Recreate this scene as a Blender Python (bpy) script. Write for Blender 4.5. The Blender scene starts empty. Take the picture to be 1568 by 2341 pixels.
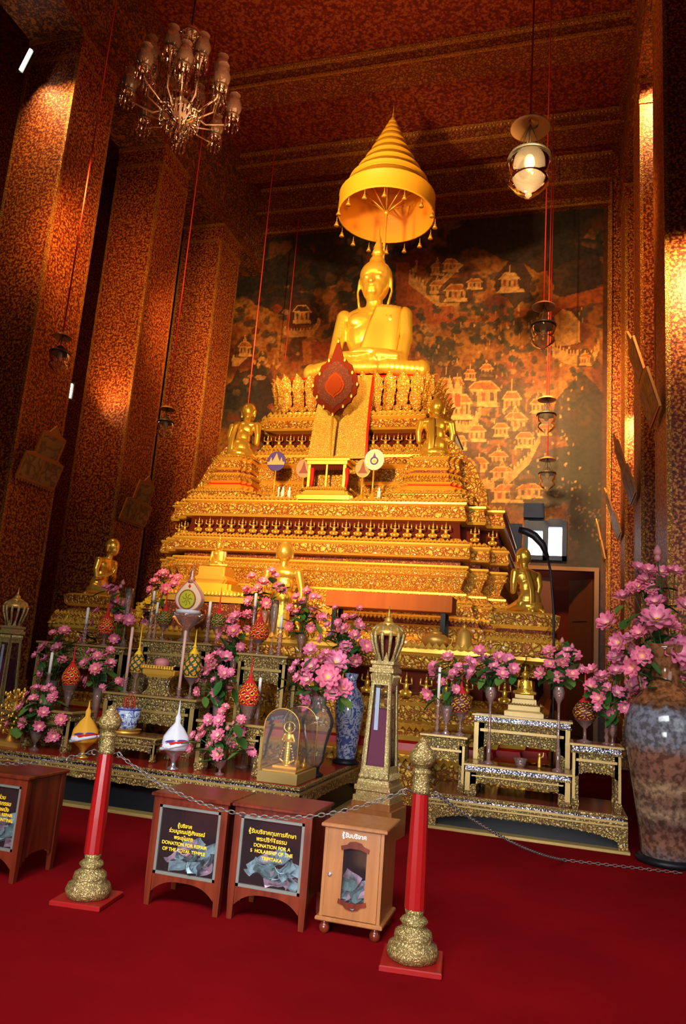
import bpy, math, random
import numpy as np
from mathutils import Vector, Matrix
PI = math.pi
C = bpy.context.scene.collection
sc = bpy.context.scene
# ---------------------------------------------------------------- camera
F = 1700.0
YAW, PIT, ROL = [math.radians(a) for a in (-16.54, 11.22, 4.387)]
EYE = Vector((0, 0, 1.6))
cy, sy, cp, sp, cr, sr = math.cos(YAW), math.sin(YAW), math.cos(PIT), math.sin(PIT), math.cos(ROL), math.sin(ROL)
FWD = Vector((sy*cp, cy*cp, sp)); RT = Vector((cy, -sy, 0)); UP = RT.cross(FWD)
R2 = cr*RT + sr*UP; U2 = -sr*RT + cr*UP
cd = bpy.data.cameras.new('camera'); cam = bpy.data.objects.new('camera', cd); C.objects.link(cam)
cd.sensor_fit = 'VERTICAL'; cd.sensor_height = 36; cd.sensor_width = 24.1; cd.lens = F/2341*36; cd.clip_start = .05; cd.clip_end = 100
m = Matrix.Identity(4)
for i in range(3):
    m[i][0] = R2[i]; m[i][1] = U2[i]; m[i][2] = -FWD[i]; m[i][3] = EYE[i]
cam.matrix_world = m; sc.camera = cam
def ray(x, y): return R2*((x-784)/F) - U2*((y-1170.5)/F) + FWD
def at(x, y, Y): d = ray(x, y); return EYE + d*(Y/d.y)          # photo point at depth Y
def atz(x, y, Z): d = ray(x, y); return EYE + d*((Z-EYE.z)/d.z)  # photo point at height Z
# ---------------------------------------------------------------- world, exposure, big lights
sc.view_settings.view_transform = 'Standard'; sc.view_settings.look = 'None'
sc.view_settings.exposure = 0.0; sc.view_settings.gamma = 1.0; sc.view_settings.use_curve_mapping = False
w = bpy.data.worlds.new('world'); sc.world = w; w.use_nodes = True
w.node_tree.nodes['Background'].inputs[0].default_value = (.45, .22, .12, 1); w.node_tree.nodes['Background'].inputs[1].default_value = .05
sc.cycles.max_bounces = 6; sc.cycles.diffuse_bounces = 3; sc.cycles.glossy_bounces = 3; sc.cycles.transmission_bounces = 6
sc.cycles.transparent_max_bounces = 16; sc.cycles.sample_clamp_indirect = 4; sc.cycles.caustics_reflective = False; sc.cycles.caustics_refractive = False
sc.cycles.use_denoising = True
def look(o, tgt): o.rotation_euler = (Vector(tgt)-o.location).to_track_quat('-Z', 'Y').to_euler()
def spot(loc, tgt, e, col, deg=50, blend=.6, r=.12):
    l = bpy.data.lights.new('spot', 'SPOT'); l.energy = e; l.color = col; l.spot_size = math.radians(deg); l.spot_blend = blend; l.shadow_soft_size = r
    o = bpy.data.objects.new('spot_light', l); C.objects.link(o); o.location = loc; look(o, tgt); return o
def area(loc, tgt, e, col, sx, sz):
    l = bpy.data.lights.new('area', 'AREA'); l.energy = e; l.color = col; l.shape = 'RECTANGLE'; l.size = sx; l.size_y = sz
    o = bpy.data.objects.new('area_light', l); C.objects.link(o); o.location = loc; look(o, tgt); return o
WARM = (1, .64, .26)
area((-1.2, -.6, 5.6), (-1.7, 5.8, .2), 205, (.95, .97, 1), 5, 2.0).data.spread = 1.5             # daylight through the entrance doors behind the camera
area((-1.6, -2.6, 1.1), (-1.7, 5.0, .35), 42, (.93, .97, 1), 3, 1.2).data.spread = .75   # low front light, added to brighten the banknotes inside the boxes
area((3.2, 3.5, 2.6), (-1.0, 7.5, .6), 40, (.9, .95, 1), 2.5, 2)             # cool light from the right aisle side
spot((-7.2, 6.0, 7.0), (-3.6, 12.6, 7.9), 5400, WARM, 40, .8, .25)              # altar floodlights hung on the columns
spot((.4, 6.0, 7.0), (-3.6, 12.6, 7.9), 5000, WARM, 40, .8, .25)
spot((-3.4, 4.0, 5.4), (-3.6, 11.0, 4.0), 3900, WARM, 56, .8, .3)
spot((-4.6, 8.6, 9.0), (-3.6, 13.4, 11.4), 1300, WARM, 42, .8, .2)
spot((-1.0, 12.5, 9.0), (-.4, 18, 6.8), 3000, (1, .58, .2), 75, .9, .3)                  # mural wash
spot((-6.2, 12.8, 8.5), (-6.6, 18, 7.0), 900, (1, .6, .22), 80, .9, .3)
area((-3.5, 9.5, 9.5), (-3.5, 12.5, 14.4), 185, (1, .48, .19), 5, 3)           # light thrown up to the ceiling
# ---------------------------------------------------------------- materials
def new_mat(name):
    mt = bpy.data.materials.new(name); mt.use_nodes = True
    return mt, mt.node_tree.nodes, mt.node_tree.links, mt.node_tree.nodes['Principled BSDF']
def flat(name, col, rough=.5, metal=0, **kw):
    mt, N, L, b = new_mat(name)
    b.inputs['Base Color'].default_value = (*col, 1); b.inputs['Roughness'].default_value = rough; b.inputs['Metallic'].default_value = metal
    for k, v in kw.items():
        b.inputs[k.replace('_', ' ')].default_value = v
    return mt
def ramp(N, stops, interp='LINEAR'):
    r = N.new('ShaderNodeValToRGB'); e = r.color_ramp; e.interpolation = interp
    while len(e.elements) < len(stops): e.elements.new(.5)
    for i, (p, c) in enumerate(stops): e.elements[i].position = p; e.elements[i].color = (*c, 1)
    return r
def carved(name, hi, lo, scale, metal=.6, rough=.4, bump=.5, thr=(.12, .32), sparkle=None, dist=.6, coord='Object', spk=.99):
    """relief of curling leaves: noise-warped voronoi gives ridges over dark recesses"""
    mt, N, L, b = new_mat(name)
    tc = N.new('ShaderNodeTexCoord')
    nz = N.new('ShaderNodeTexNoise'); nz.inputs['Scale'].default_value = scale*.8; nz.inputs['Detail'].default_value = 2
    L.new(tc.outputs[coord], nz.inputs['Vector'])
    mx = N.new('ShaderNodeVectorMath'); mx.operation = 'MULTIPLY_ADD'
    L.new(nz.outputs['Color'], mx.inputs[0]); mx.inputs[1].default_value = (dist/scale*4,)*3; L.new(tc.outputs[coord], mx.inputs[2])
    v = N.new('ShaderNodeTexVoronoi'); v.feature = 'DISTANCE_TO_EDGE'; v.inputs['Scale'].default_value = scale; L.new(mx.outputs[0], v.inputs['Vector'])
    r = ramp(N, [(thr[0], lo), (thr[1], hi)]); L.new(v.outputs['Distance'], r.inputs[0])
    big = N.new('ShaderNodeTexNoise'); big.inputs['Scale'].default_value = 3.0; L.new(tc.outputs[coord], big.inputs['Vector'])
    mm = N.new('ShaderNodeMix'); mm.data_type = 'RGBA'; mm.blend_type = 'MULTIPLY'; mm.inputs[0].default_value = .35
    L.new(r.outputs[0], mm.inputs[6]); L.new(big.outputs['Color'], mm.inputs[7]); last = mm.outputs[2]
    if sparkle:  # pale bits painted in as the sparkle of mirror mosaic
        v2 = N.new('ShaderNodeTexVoronoi'); v2.inputs['Scale'].default_value = scale*2.6; L.new(tc.outputs[coord], v2.inputs['Vector'])
        sx = N.new('ShaderNodeSeparateColor'); L.new(v2.outputs['Color'], sx.inputs[0])
        g = N.new('ShaderNodeMath'); g.operation = 'GREATER_THAN'; g.inputs[1].default_value = spk; L.new(sx.outputs[0], g.inputs[0])
        m3 = N.new('ShaderNodeMix'); m3.data_type = 'RGBA'; L.new(g.outputs[0], m3.inputs[0]); L.new(last, m3.inputs[6]); m3.inputs[7].default_value = (*sparkle, 1); last = m3.outputs[2]
        L.new(v2.outputs['Color'], big.inputs['Vector']) if False else None
    L.new(last, b.inputs['Base Color']); b.inputs['Metallic'].default_value = metal; b.inputs['Roughness'].default_value = rough
    bp = N.new('ShaderNodeBump'); bp.inputs['Strength'].default_value = bump; bp.inputs['Distance'].default_value = .3/scale
    rr = ramp(N, [(0, (0, 0, 0)), (.45, (1, 1, 1))]); L.new(v.outputs['Distance'], rr.inputs[0]); L.new(rr.outputs[0], bp.inputs['Height']); L.new(bp.outputs[0], b.inputs['Normal'])
    return mt
def wood(name, a, b_, rough=.35, scale=3, axis=(1, 1, 14)):
    mt, N, L, b = new_mat(name)
    tc = N.new('ShaderNodeTexCoord'); mp = N.new('ShaderNodeMapping'); mp.inputs['Scale'].default_value = tuple(scale*14/q for q in axis)
    L.new(tc.outputs['Object'], mp.inputs[0])
    nz = N.new('ShaderNodeTexNoise'); nz.inputs['Scale'].default_value = 1; nz.inputs['Detail'].default_value = 4; nz.inputs['Distortion'].default_value = .6; L.new(mp.outputs[0], nz.inputs['Vector'])
    r = ramp(N, [(.3, a), (.7, b_)]); L.new(nz.outputs['Fac'], r.inputs[0]); L.new(r.outputs[0], b.inputs['Base Color']); b.inputs['Roughness'].default_value = rough
    return mt
def glass(name, col=(1, 1, 1), rough=.03, alpha=.18, tint=None, blend=.22):
    mt, N, L, b = new_mat(name)
    tr = N.new('ShaderNodeBsdfTransparent'); tr.inputs[0].default_value = (*(tint or col), 1)
    gl = N.new('ShaderNodeBsdfGlossy'); gl.inputs[0].default_value = (1, 1, 1, 1); gl.inputs['Roughness'].default_value = rough
    df = N.new('ShaderNodeBsdfDiffuse'); df.inputs[0].default_value = (*col, 1)
    m0 = N.new('ShaderNodeMixShader'); m0.inputs[0].default_value = alpha; L.new(tr.outputs[0], m0.inputs[1]); L.new(df.outputs[0], m0.inputs[2])
    fr = N.new('ShaderNodeLayerWeight'); fr.inputs['Blend'].default_value = blend
    m1 = N.new('ShaderNodeMixShader'); L.new(fr.outputs['Fresnel'], m1.inputs[0]); L.new(m0.outputs[0], m1.inputs[1]); L.new(gl.outputs[0], m1.inputs[2])
    L.new(m1.outputs[0], N['Material Output'].inputs[0]); N.remove(b)
    return mt
def emit(name, col, s):
    mt, N, L, b = new_mat(name); b.inputs['Base Color'].default_value = (0, 0, 0, 1)
    b.inputs['Emission Color'].default_value = (*col, 1); b.inputs['Emission Strength'].default_value = s; return mt
M = {}
M['gold'] = flat('polished_gold', (1, .57, .07), .28, .72)
M['gold_bright'] = flat('gilded_moulding', (1, .55, .07), .35, .55)
M['gold_dull'] = flat('dull_gold', (.8, .42, .07), .4, .6)
M['carve'] = carved('carved_gold_leaf', (1, .56, .07), (.38, .08, .008), 14, .4, .42, .8, (.04, .2), (1, .95, .85))
M['carve_fine'] = carved('fine_carved_gold', (1, .55, .06), (.42, .10, .01), 24, .4, .42, .7, (.04, .22), (1, .95, .85))
M['recess'] = carved('carved_dark_recess', (.62, .2, .03), (.2, .03, .005), 22, .3, .5, .5)
M['niche'] = flat('niche_lacquer', (.10, .012, .004), .8, Specular_IOR_Level=.1)
M['pale'] = carved('pale_carved_gilding', (.72, .49, .14), (.10, .045, .01), 34, .3, .42, .9, (.05, .26), (.95, .9, .7))
M['pale_plain'] = flat('pale_gilding', (.42, .27, .08), .4, .35)
M['mosaic'] = carved('mirror_mosaic', (.45, .48, .5), (.015, .015, .03), 45, .5, .2, .2, (.12, .3), (1, .75, .8), .2, 'Object', .8)
M['red_lac'] = flat('red_lacquer', (.30, .012, .008), .18)
M['red_paint'] = flat('red_paint', (.55, .012, .006), .35)
M['red_cloth'] = flat('red_cloth', (.6, .01, .01), .8)
M['dark'] = flat('black_lacquer', (.006, .007, .009), .45, Specular_IOR_Level=.25)
M['dkwood'] = wood('dark_red_wood', (.07, .009, .004), (.17, .024, .008), .25, 1.2)
M['ltwood'] = wood('light_brown_wood', (.25, .085, .022), (.35, .13, .038), .3, 1.5)
M['orwood'] = wood('orange_brown_wood', (.40, .08, .007), (.50, .11, .01), .85, .6)
M['grey'] = flat('grey_beading', (.14, .13, .11), .5)
M['candle'] = flat('white_wax', (.85, .78, .68), .5)
M['pinkwax'] = flat('pale_pink_wax', (.75, .42, .32), .5)
M['leaf'] = flat('green_leaf', (.035, .12, .02), .45)
M['leaf2'] = flat('light_green_leaf', (.11, .2, .035), .45)
M['bud'] = flat('lotus_bud', (.62, .2, .2), .5)
M['yflow'] = flat('yellow_petal', (.95, .55, .02), .5)
M['glass'] = glass('clear_glass', (.75, .66, .6), .03, .07, (.96, .93, .9))
M['glass_pink'] = glass('rosy_glass', (.7, .42, .36), .05, .2, (.92, .8, .76), .35)
M['glass_dk'] = glass('case_glass', (.10, .07, .08), .05, .10, (.85, .85, .86))
M['silver'] = flat('silver', (.8, .78, .82), .25, .9)
M['white'] = flat('white_cloth', (.75, .73, .8), .7)
M['orange_cloth'] = flat('orange_cloth', (.85, .38, .02), .7)
M['blue'] = flat('deep_blue', (.05, .05, .3), .5)
M['black'] = flat('black_metal', (.012, .012, .015), .45, .3)
M['iron'] = flat('grey_iron', (.2, .18, .16), .45, .7)
M['cord'] = flat('red_cord', (.7, .04, .02), .6)
M['bulb'] = flat('white_bulb', (.8, .66, .5), .3)
M['note'] = flat('pale_blue_banknote', (.5, .72, .78), .7)
M['note2'] = flat('pink_banknote', (.7, .45, .55), .7)
M['note3'] = flat('green_grey_banknote', (.2, .33, .33), .7)
M['yellow_ink'] = flat('yellow_lettering', (.85, .5, .01), .6)
M['white_ink'] = flat('white_lettering', (.9, .88, .85), .6)
# petals: pale at the base, strong pink at the tip (pigment of the petal)
mt, N, L, b = new_mat('lotus_petal'); a_ = N.new('ShaderNodeAttribute'); a_.attribute_name = 'tip'
oi = N.new('ShaderNodeObjectInfo'); rA = ramp(N, [(0, (1, .8, .55)), (.3, (1, .55, .5)), (.65, (.92, .24, .32)), (1, (.8, .09, .2))]); rB = ramp(N, [(0, (1, .85, .6)), (.3, (.98, .6, .62)), (.65, (.88, .26, .40)), (1, (.70, .09, .25))])
L.new(a_.outputs['Fac'], rA.inputs[0]); L.new(a_.outputs['Fac'], rB.inputs[0]); mx = N.new('ShaderNodeMix'); mx.data_type = 'RGBA'
L.new(oi.outputs['Random'], mx.inputs[0]); L.new(rA.outputs[0], mx.inputs[6]); L.new(rB.outputs[0], mx.inputs[7]); L.new(mx.outputs[2], b.inputs['Base Color']); b.inputs['Roughness'].default_value = .5
M['petal'] = mt
# red and gold stencilled column paper
def stencil(name, red, gold, dark, scale, metal=.3, rough=.5):
    mt, N, L, b = new_mat(name); tc = N.new('ShaderNodeTexCoord')
    nz = N.new('ShaderNodeTexNoise'); nz.inputs['Scale'].default_value = scale; nz.inputs['Detail'].default_value = 3; nz.inputs['Roughness'].default_value = .65; L.new(tc.outputs['Object'], nz.inputs['Vector'])
    v = N.new('ShaderNodeTexVoronoi'); v.inputs['Scale'].default_value = scale*1.2; L.new(tc.outputs['Object'], v.inputs['Vector'])
    ad = N.new('ShaderNodeMath'); ad.operation = 'MULTIPLY_ADD'; L.new(v.outputs['Distance'], ad.inputs[0]); ad.inputs[1].default_value = -.35; L.new(nz.outputs['Fac'], ad.inputs[2])
    r = ramp(N, [(.20, dark), (.29, red), (.34, red), (.40, gold), (.6, gold)]); L.new(ad.outputs[0], r.inputs[0]); L.new(r.outputs[0], b.inputs['Base Color'])
    b.inputs['Metallic'].default_value = metal; b.inputs['Roughness'].default_value = rough
    bp = N.new('ShaderNodeBump'); bp.inputs['Strength'].default_value = .35; bp.inputs['Distance'].default_value = .02; L.new(ad.outputs[0], bp.inputs['Height']); L.new(bp.outputs[0], b.inputs['Normal'])
    return mt
M['column'] = stencil('red_gold_stencil', (.30, .035, .008), (.62, .25, .04), (.08, .018, .01), 22)
M['ceil'] = stencil('red_gold_ceiling', (.22, .016, .005), (.34, .08, .014), (.11, .010, .005), 14, .1, .6)
M['beam'] = carved('painted_beam', (.45, .16, .035), (.17, .02, .006), 12, .2, .5, .3, (.05, .25))
M['frieze'] = carved('painted_frieze', (.5, .16, .03), (.07, .025, .012), 6, .1, .6, .1, (.04, .22), None, 1.2)
M['trim'] = carved('gold_strip', (.85, .42, .07), (.3, .06, .01), 24, .4, .4, .5, (.03, .2))
# carpet
mt, N, L, b = new_mat('red_carpet'); tc = N.new('ShaderNodeTexCoord'); nz = N.new('ShaderNodeTexNoise'); nz.inputs['Scale'].default_value = 1.1; nz.inputs['Detail'].default_value = 5
L.new(tc.outputs['Object'], nz.inputs['Vector']); r = ramp(N, [(.3, (.125, .0016, .003)), (.7, (.19, .0022, .004))]); L.new(nz.outputs['Fac'], r.inputs[0]); L.new(r.outputs[0], b.inputs['Base Color']); b.inputs['Roughness'].default_value = 1; b.inputs['Specular IOR Level'].default_value = .03
n2 = N.new('ShaderNodeTexNoise'); n2.inputs['Scale'].default_value = 300; L.new(tc.outputs['Object'], n2.inputs['Vector']); bp = N.new('ShaderNodeBump'); bp.inputs['Strength'].default_value = .3; bp.inputs['Distance'].default_value = .004; L.new(n2.outputs['Fac'], bp.inputs['Height']); L.new(bp.outputs[0], b.inputs['Normal'])
M['carpet'] = mt
# ---------------------------------------------------------------- geometry helpers
class MB:
    def __init__(s): s.v = []; s.f = []; s.m = []; s.s = []; s.a = {}
    def add(s, vs, fs, m=0, sm=False):
        o = len(s.v); s.v += [tuple(v) for v in vs]
        for f in fs: s.f.append(tuple(i+o for i in f)); s.m.append(m); s.s.append(sm)
        return o
    def box(s, x0, y0, z0, x1, y1, z1, m=0, bev=0):
        if bev <= 0:
            return s.add([(x0, y0, z0), (x1, y0, z0), (x1, y1, z0), (x0, y1, z0), (x0, y0, z1), (x1, y0, z1), (x1, y1, z1), (x0, y1, z1)],
                  [(0, 3, 2, 1), (4, 5, 6, 7), (0, 1, 5, 4), (1, 2, 6, 5), (2, 3, 7, 6), (3, 0, 4, 7)], m)
        b = bev
        s.rings([[(x0+b, y0+b), (x1-b, y0+b), (x1-b, y1-b), (x0+b, y1-b)], [(x0, y0), (x1, y0), (x1, y1), (x0, y1)], [(x0, y0), (x1, y0), (x1, y1), (x0, y1)], [(x0+b, y0+b), (x1-b, y0+b), (x1-b, y1-b), (x0+b, y1-b)]], [z0, z0+b, z1-b, z1], m)
    def rings(s, polys, zs, m=0, cap=True, ms=None, sm=False):
        n = len(polys[0]); vs = [(x, y, z) for p, z in zip(polys, zs) for x, y in p]
        o = len(s.v); s.v += vs
        for k in range(len(zs)-1):
            for i in range(n):
                j = (i+1) % n; s.f.append((o+k*n+i, o+k*n+j, o+(k+1)*n+j, o+(k+1)*n+i)); s.m.append(ms[k] if ms else m); s.s.append(sm)
        if cap:
            s.f.append(tuple(o+i for i in range(n))[::-1]); s.m.append(ms[0] if ms else m); s.s.append(False)
            s.f.append(tuple(o+(len(zs)-1)*n+i for i in range(n))); s.m.append(ms[-1] if ms else m); s.s.append(False)
    def lathe(s, prof, seg=20, c=(0, 0, 0), m=0, ms=None, lobes=0, amp=0, sm=True, cap=True):
        polys = []; zs = []
        for r, z in prof:
            polys.append([(c[0]+r*(1+amp*math.cos(lobes*2*PI*i/seg))*math.cos(2*PI*i/seg), c[1]+r*(1+amp*math.cos(lobes*2*PI*i/seg))*math.sin(2*PI*i/seg)) for i in range(seg)]); zs.append(c[2]+z)
        s.rings(polys, zs, m, cap, ms, sm)
    def tube(s, pts, r, seg=6, m=0, rs=None, sm=True):
        pts = [Vector(p) for p in pts]; n = len(pts); o = len(s.v)
        up = None
        for i, p in enumerate(pts):
            t = (pts[min(i+1, n-1)]-pts[max(i-1, 0)]).normalized()
            if up is None: up = Vector((0, 0, 1)) if abs(t.z) < .9 else Vector((1, 0, 0))
            a = t.cross(up).normalized(); b_ = a.cross(t).normalized(); up = b_
            rr = rs[i] if rs else r
            for k in range(seg): q = p+a*(rr*math.cos(2*PI*k/seg))+b_*(rr*math.sin(2*PI*k/seg)); s.v.append(tuple(q))
        for i in range(n-1):
            for k in range(seg):
                j = (k+1) % seg; s.f.append((o+i*seg+k, o+i*seg+j, o+(i+1)*seg+j, o+(i+1)*seg+k)); s.m.append(m); s.s.append(sm)
        s.f.append(tuple(o+k for k in range(seg))[::-1]); s.f.append(tuple(o+(n-1)*seg+k for k in range(seg))); s.m += [m, m]; s.s += [False, False]
    def ell(s, c, r, m=0, seg=12, rg=8, q=None):
        vs = []; fs = []
        for i in range(1, rg):
            th = PI*i/rg
            for k in range(seg):
                p = Vector((r[0]*math.sin(th)*math.cos(2*PI*k/seg), r[1]*math.sin(th)*math.sin(2*PI*k/seg), r[2]*math.cos(th)))
                if q: p = q @ p
                vs.append(p+Vector(c))
        t = Vector((0, 0, r[2])); 
        if q: t = q @ t
        vs.append(Vector(c)+t); vs.append(Vector(c)-t); T_ = len(vs)-2; B_ = T_+1
        for i in range(rg-2):
            for k in range(seg): j = (k+1) % seg; fs.append((i*seg+k, (i+1)*seg+k, (i+1)*seg+j, i*seg+j))
        for k in range(seg):
            j = (k+1) % seg; fs.append((T_, k, j)); fs.append((B_, (rg-2)*seg+j, (rg-2)*seg+k))
        s.add(vs, fs, m, True)
    def prism(s, poly, y0, y1, m=0, side=None):
        """poly in x,z extruded along y"""
        n = len(poly); vs = [(x, y0, z) for x, z in poly]+[(x, y1, z) for x, z in poly]
        o = s.add(vs, [tuple(range(n)), tuple(range(n, 2*n))[::-1]], m)
        s.add([], [])
        for i in range(n):
            j = (i+1) % n; s.f.append((o+i, o+n+i, o+n+j, o+j)); s.m.append(m if side is None else side); s.s.append(False)
    def quad(s, a, b, c, d, m=0): s.add([a, b, c, d], [(0, 1, 2, 3)], m)
    def xf(s, mat, i0=0):
        s.v[i0:] = [tuple(mat @ Vector(v)) for v in s.v[i0:]]
    def build(s, name, mats, parent=None, attr=None):
        me = bpy.data.meshes.new(name); me.from_pydata(s.v, [], s.f)
        mats = mats if isinstance(mats, (list, tuple)) else [mats]
        for mm_ in mats: me.materials.append(M[mm_] if isinstance(mm_, str) else mm_)
        me.polygons.foreach_set('material_index', s.m); me.polygons.foreach_set('use_smooth', s.s)
        if attr:
            at_ = me.attributes.new(attr[0], 'FLOAT', 'POINT'); at_.data.foreach_set('value', attr[1])
        me.update()
        o = bpy.data.objects.new(name, me); C.objects.link(o)
        if parent: o.parent = parent
        return o
def T(name, label, cat, loc=(0, 0, 0), rz=0, group=None, s=1):
    o = bpy.data.objects.new(name, None); C.objects.link(o); o.empty_display_size = .1
    o.location = loc; o.rotation_euler = (0, 0, rz); o.scale = (s, s, s); o['label'] = label; o['category'] = cat
    if group: o['group'] = group
    return o
def tag(o, label, cat, group=None, kind=None):
    o['label'] = label; o['category'] = cat
    if group: o['group'] = group
    if kind: o['kind'] = kind
    return o
def struct(o): o['kind'] = 'structure'; return o
def kids(o): return [c for c in bpy.data.objects if c.parent == o]
def dup(root, loc, rz=None, label=None, s=None, group=None):
    kk = getattr(dup, 'c', {}); 
    def cp_(o, par):
        n = o.copy(); C.objects.link(n); n.parent = par
        for ch in o.children: cp_(ch, n)
        return n
    n = cp_(root, None); n.location = loc
    if rz is not None: n.rotation_euler = (0, 0, rz)
    if s: n.scale = (s, s, s) if not isinstance(s, (tuple, list)) else s
    if label: n['label'] = label
    if group: n['group'] = group
    return n
def body(name, blobs, mat, parent, vox, smooth=4):
    """continuous sculpted body: capsules and ellipsoids fused by a voxel remesh"""
    mb = MB()
    for b in blobs:
        if b[0] == 'c':      # capsule chain: points, radii
            pts = [Vector(p) for p in b[1]]; rs = b[2]
            fl = b[3] if len(b) > 3 else None
            for i in range(len(pts)-1):
                n = 7
                for k in range(n+1):
                    t = k/n; mb.ell(pts[i].lerp(pts[i+1], t), [(rs[i]*(1-t)+rs[i+1]*t)*q for q in (fl or (1, 1, 1))], 0, 12, 8)
        elif b[0] == 'e': mb.ell(b[1], b[2], 0, 20, 14, b[3] if len(b) > 3 else None)
        elif b[0] == 'l': mb.lathe(b[1], 20, b[2])
    me = bpy.data.meshes.new(name); me.from_pydata(mb.v, [], mb.f)
    o = bpy.data.objects.new(name, me); C.objects.link(o)
    r = o.modifiers.new('r', 'REMESH'); r.mode = 'VOXEL'; r.voxel_size = vox; r.use_smooth_shade = True
    s_ = o.modifiers.new('s', 'SMOOTH'); s_.factor = .5; s_.iterations = smooth
    dg = bpy.context.evaluated_depsgraph_get(); m2 = bpy.data.meshes.new_from_object(o.evaluated_get(dg))
    bpy.data.objects.remove(o); m2.name = name; m2.materials.clear(); m2.materials.append(M[mat])
    m2.polygons.foreach_set('use_smooth', [True]*len(m2.polygons))
    o = bpy.data.objects.new(name, m2); C.objects.link(o); o.parent = parent
    return o
def text(name, s, size, loc, parent, mat, align='CENTER', ext=.0015, rot=(PI/2, 0, 0)):
    cu = bpy.data.curves.new(name, 'FONT'); cu.body = s; cu.size = size; cu.align_x = align; cu.align_y = 'CENTER'; cu.extrude = ext; cu.offset = size*.016
    o = bpy.data.objects.new(name, cu); C.objects.link(o)
    dg = bpy.context.evaluated_depsgraph_get(); me = bpy.data.meshes.new_from_object(o.evaluated_get(dg)); bpy.data.objects.remove(o)
    me.materials.clear(); me.materials.append(M[mat]); o = bpy.data.objects.new(name, me); C.objects.link(o)
    o.location = loc; o.rotation_euler = rot; o.parent = parent; return o
# ================================================================ THE SETTING
XL, XR, YB, ZC, ZA = -8.3, 1.25, 18.0, 14.4, 12.2
mb = MB(); mb.box(-12.6, -6, -.1, 5.1, 18.2, 0); struct(mb.build('floor', 'carpet'))
mb = MB(); mb.box(-12.6, -6, ZC, 5.1, 18.2, ZC+.2); struct(mb.build('ceiling', 'ceil'))
for nm, x0, x1 in (('wall_left', -12.7, -12.5), ('wall_right', 5.0, 5.2)):
    mb = MB(); mb.box(x0, -6, 0, x1, 18.2, ZC); struct(mb.build(nm, 'column'))
# --- back wall: a painted wall, pigment laid into the wall's own mesh, with door and window openings left out
def vnoise(h, w_, cells, seed, octs=4):
    rng = np.random.RandomState(seed); out = np.zeros((h, w_)); amp = 1; tot = 0
    for o_ in range(octs):
        ch = max(2, int(cells*h/w_)*2**o_); cw = cells*2**o_; g = rng.rand(ch+2, cw+2)
        yy = np.linspace(0, ch, h); xx = np.linspace(0, cw, w_); yi = yy.astype(int); xi = xx.astype(int); fy = (yy-yi)[:, None]; fx = (xx-xi)[None]
        fy = fy*fy*(3-2*fy); fx = fx*fx*(3-2*fx)
        a = g[yi][:, xi]; b_ = g[yi][:, xi+1]; c = g[yi+1][:, xi]; d = g[yi+1][:, xi+1]
        out += amp*(a*(1-fx)*(1-fy)+b_*fx*(1-fy)+c*(1-fx)*fy+d*fx*fy); tot += amp; amp *= .55
    return out/tot
WX0, WX1, ST = -12.5, 5.0, .0245
GW = int((WX1-WX0)/ST)+1; GH = int(ZC/ST)+1
gx = np.linspace(WX0, WX1, GW); gz = np.linspace(0, ZC, GH)
n1 = vnoise(GH, GW, 9, 1); n2 = vnoise(GH, GW, 26, 2); n3 = vnoise(GH, GW, 70, 3, 3); n4 = vnoise(GH, GW, 5, 4)
img = np.zeros((GH, GW, 3))
def mixc(mask, col):
    mk = np.clip(mask, 0, 1)[..., None]; img[:] = img*(1-mk)+np.array(col)*mk
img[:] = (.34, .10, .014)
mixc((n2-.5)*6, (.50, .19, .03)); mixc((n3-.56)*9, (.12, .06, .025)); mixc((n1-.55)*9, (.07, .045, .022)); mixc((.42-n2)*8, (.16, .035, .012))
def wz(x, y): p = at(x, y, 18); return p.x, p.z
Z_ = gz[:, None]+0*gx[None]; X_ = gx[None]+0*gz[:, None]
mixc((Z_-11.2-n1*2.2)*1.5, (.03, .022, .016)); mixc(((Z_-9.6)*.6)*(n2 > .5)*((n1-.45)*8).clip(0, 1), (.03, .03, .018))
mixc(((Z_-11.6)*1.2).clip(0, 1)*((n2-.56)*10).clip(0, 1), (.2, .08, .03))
mixc(np.clip((4.9+X_*.5-Z_+n1)*1.4, 0, 1)*.8, (.035, .025, .03)); mixc((X_+.1)*1.4*(Z_ < 7.6)*((7.9-Z_)).clip(0, 1)*.9, (.03, .022, .024))  # dark lower zone; shadow shape at the right painted into the pigment
def fillp(px, col, alpha=1, jit=0):
    P = [wz(*p) for p in px]; xs = [p[0] for p in P]; zs = [p[1] for p in P]
    i0 = max(0, int((min(xs)-WX0)/ST)-1); i1 = min(GW, int((max(xs)-WX0)/ST)+2); j0 = max(0, int(min(zs)/ST)-1); j1 = min(GH, int(max(zs)/ST)+2)
    if i1 <= i0 or j1 <= j0: return
    XX, ZZ = np.meshgrid(gx[i0:i1], gz[j0:j1]); ins = np.zeros(XX.shape, bool); n = len(P)
    for i in range(n):
        xa, za = P[i]; xb, zb = P[(i+1) % n]
        if za == zb: continue
        c = ((za > ZZ) != (zb > ZZ)) & (XX < (xb-xa)*(ZZ-za)/(zb-za)+xa); ins ^= c
    mk = (ins*alpha)[..., None]; sub = img[j0:j1, i0:i1]; t = (1+jit*(n3[j0:j1, i0:i1, None]-.5)); sub[:] = sub*(1-mk)+np.array(col)*t*mk
CR = (.62, .29, .07); CR2 = (.75, .38, .10); OR = (.5, .13, .012); DK = (.08, .03, .012); RD = (.4, .05, .008)
def blob(x, y, rx, ry, col, al=.9, n=11, seed=0):
    rr = random.Random(int(x*7+y*13+seed)); fillp([(x+rx*(.7+.5*rr.random())*math.cos(2*PI*i/n), y+ry*(.7+.5*rr.random())*math.sin(2*PI*i/n)) for i in range(n)], col, al, .6)
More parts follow.
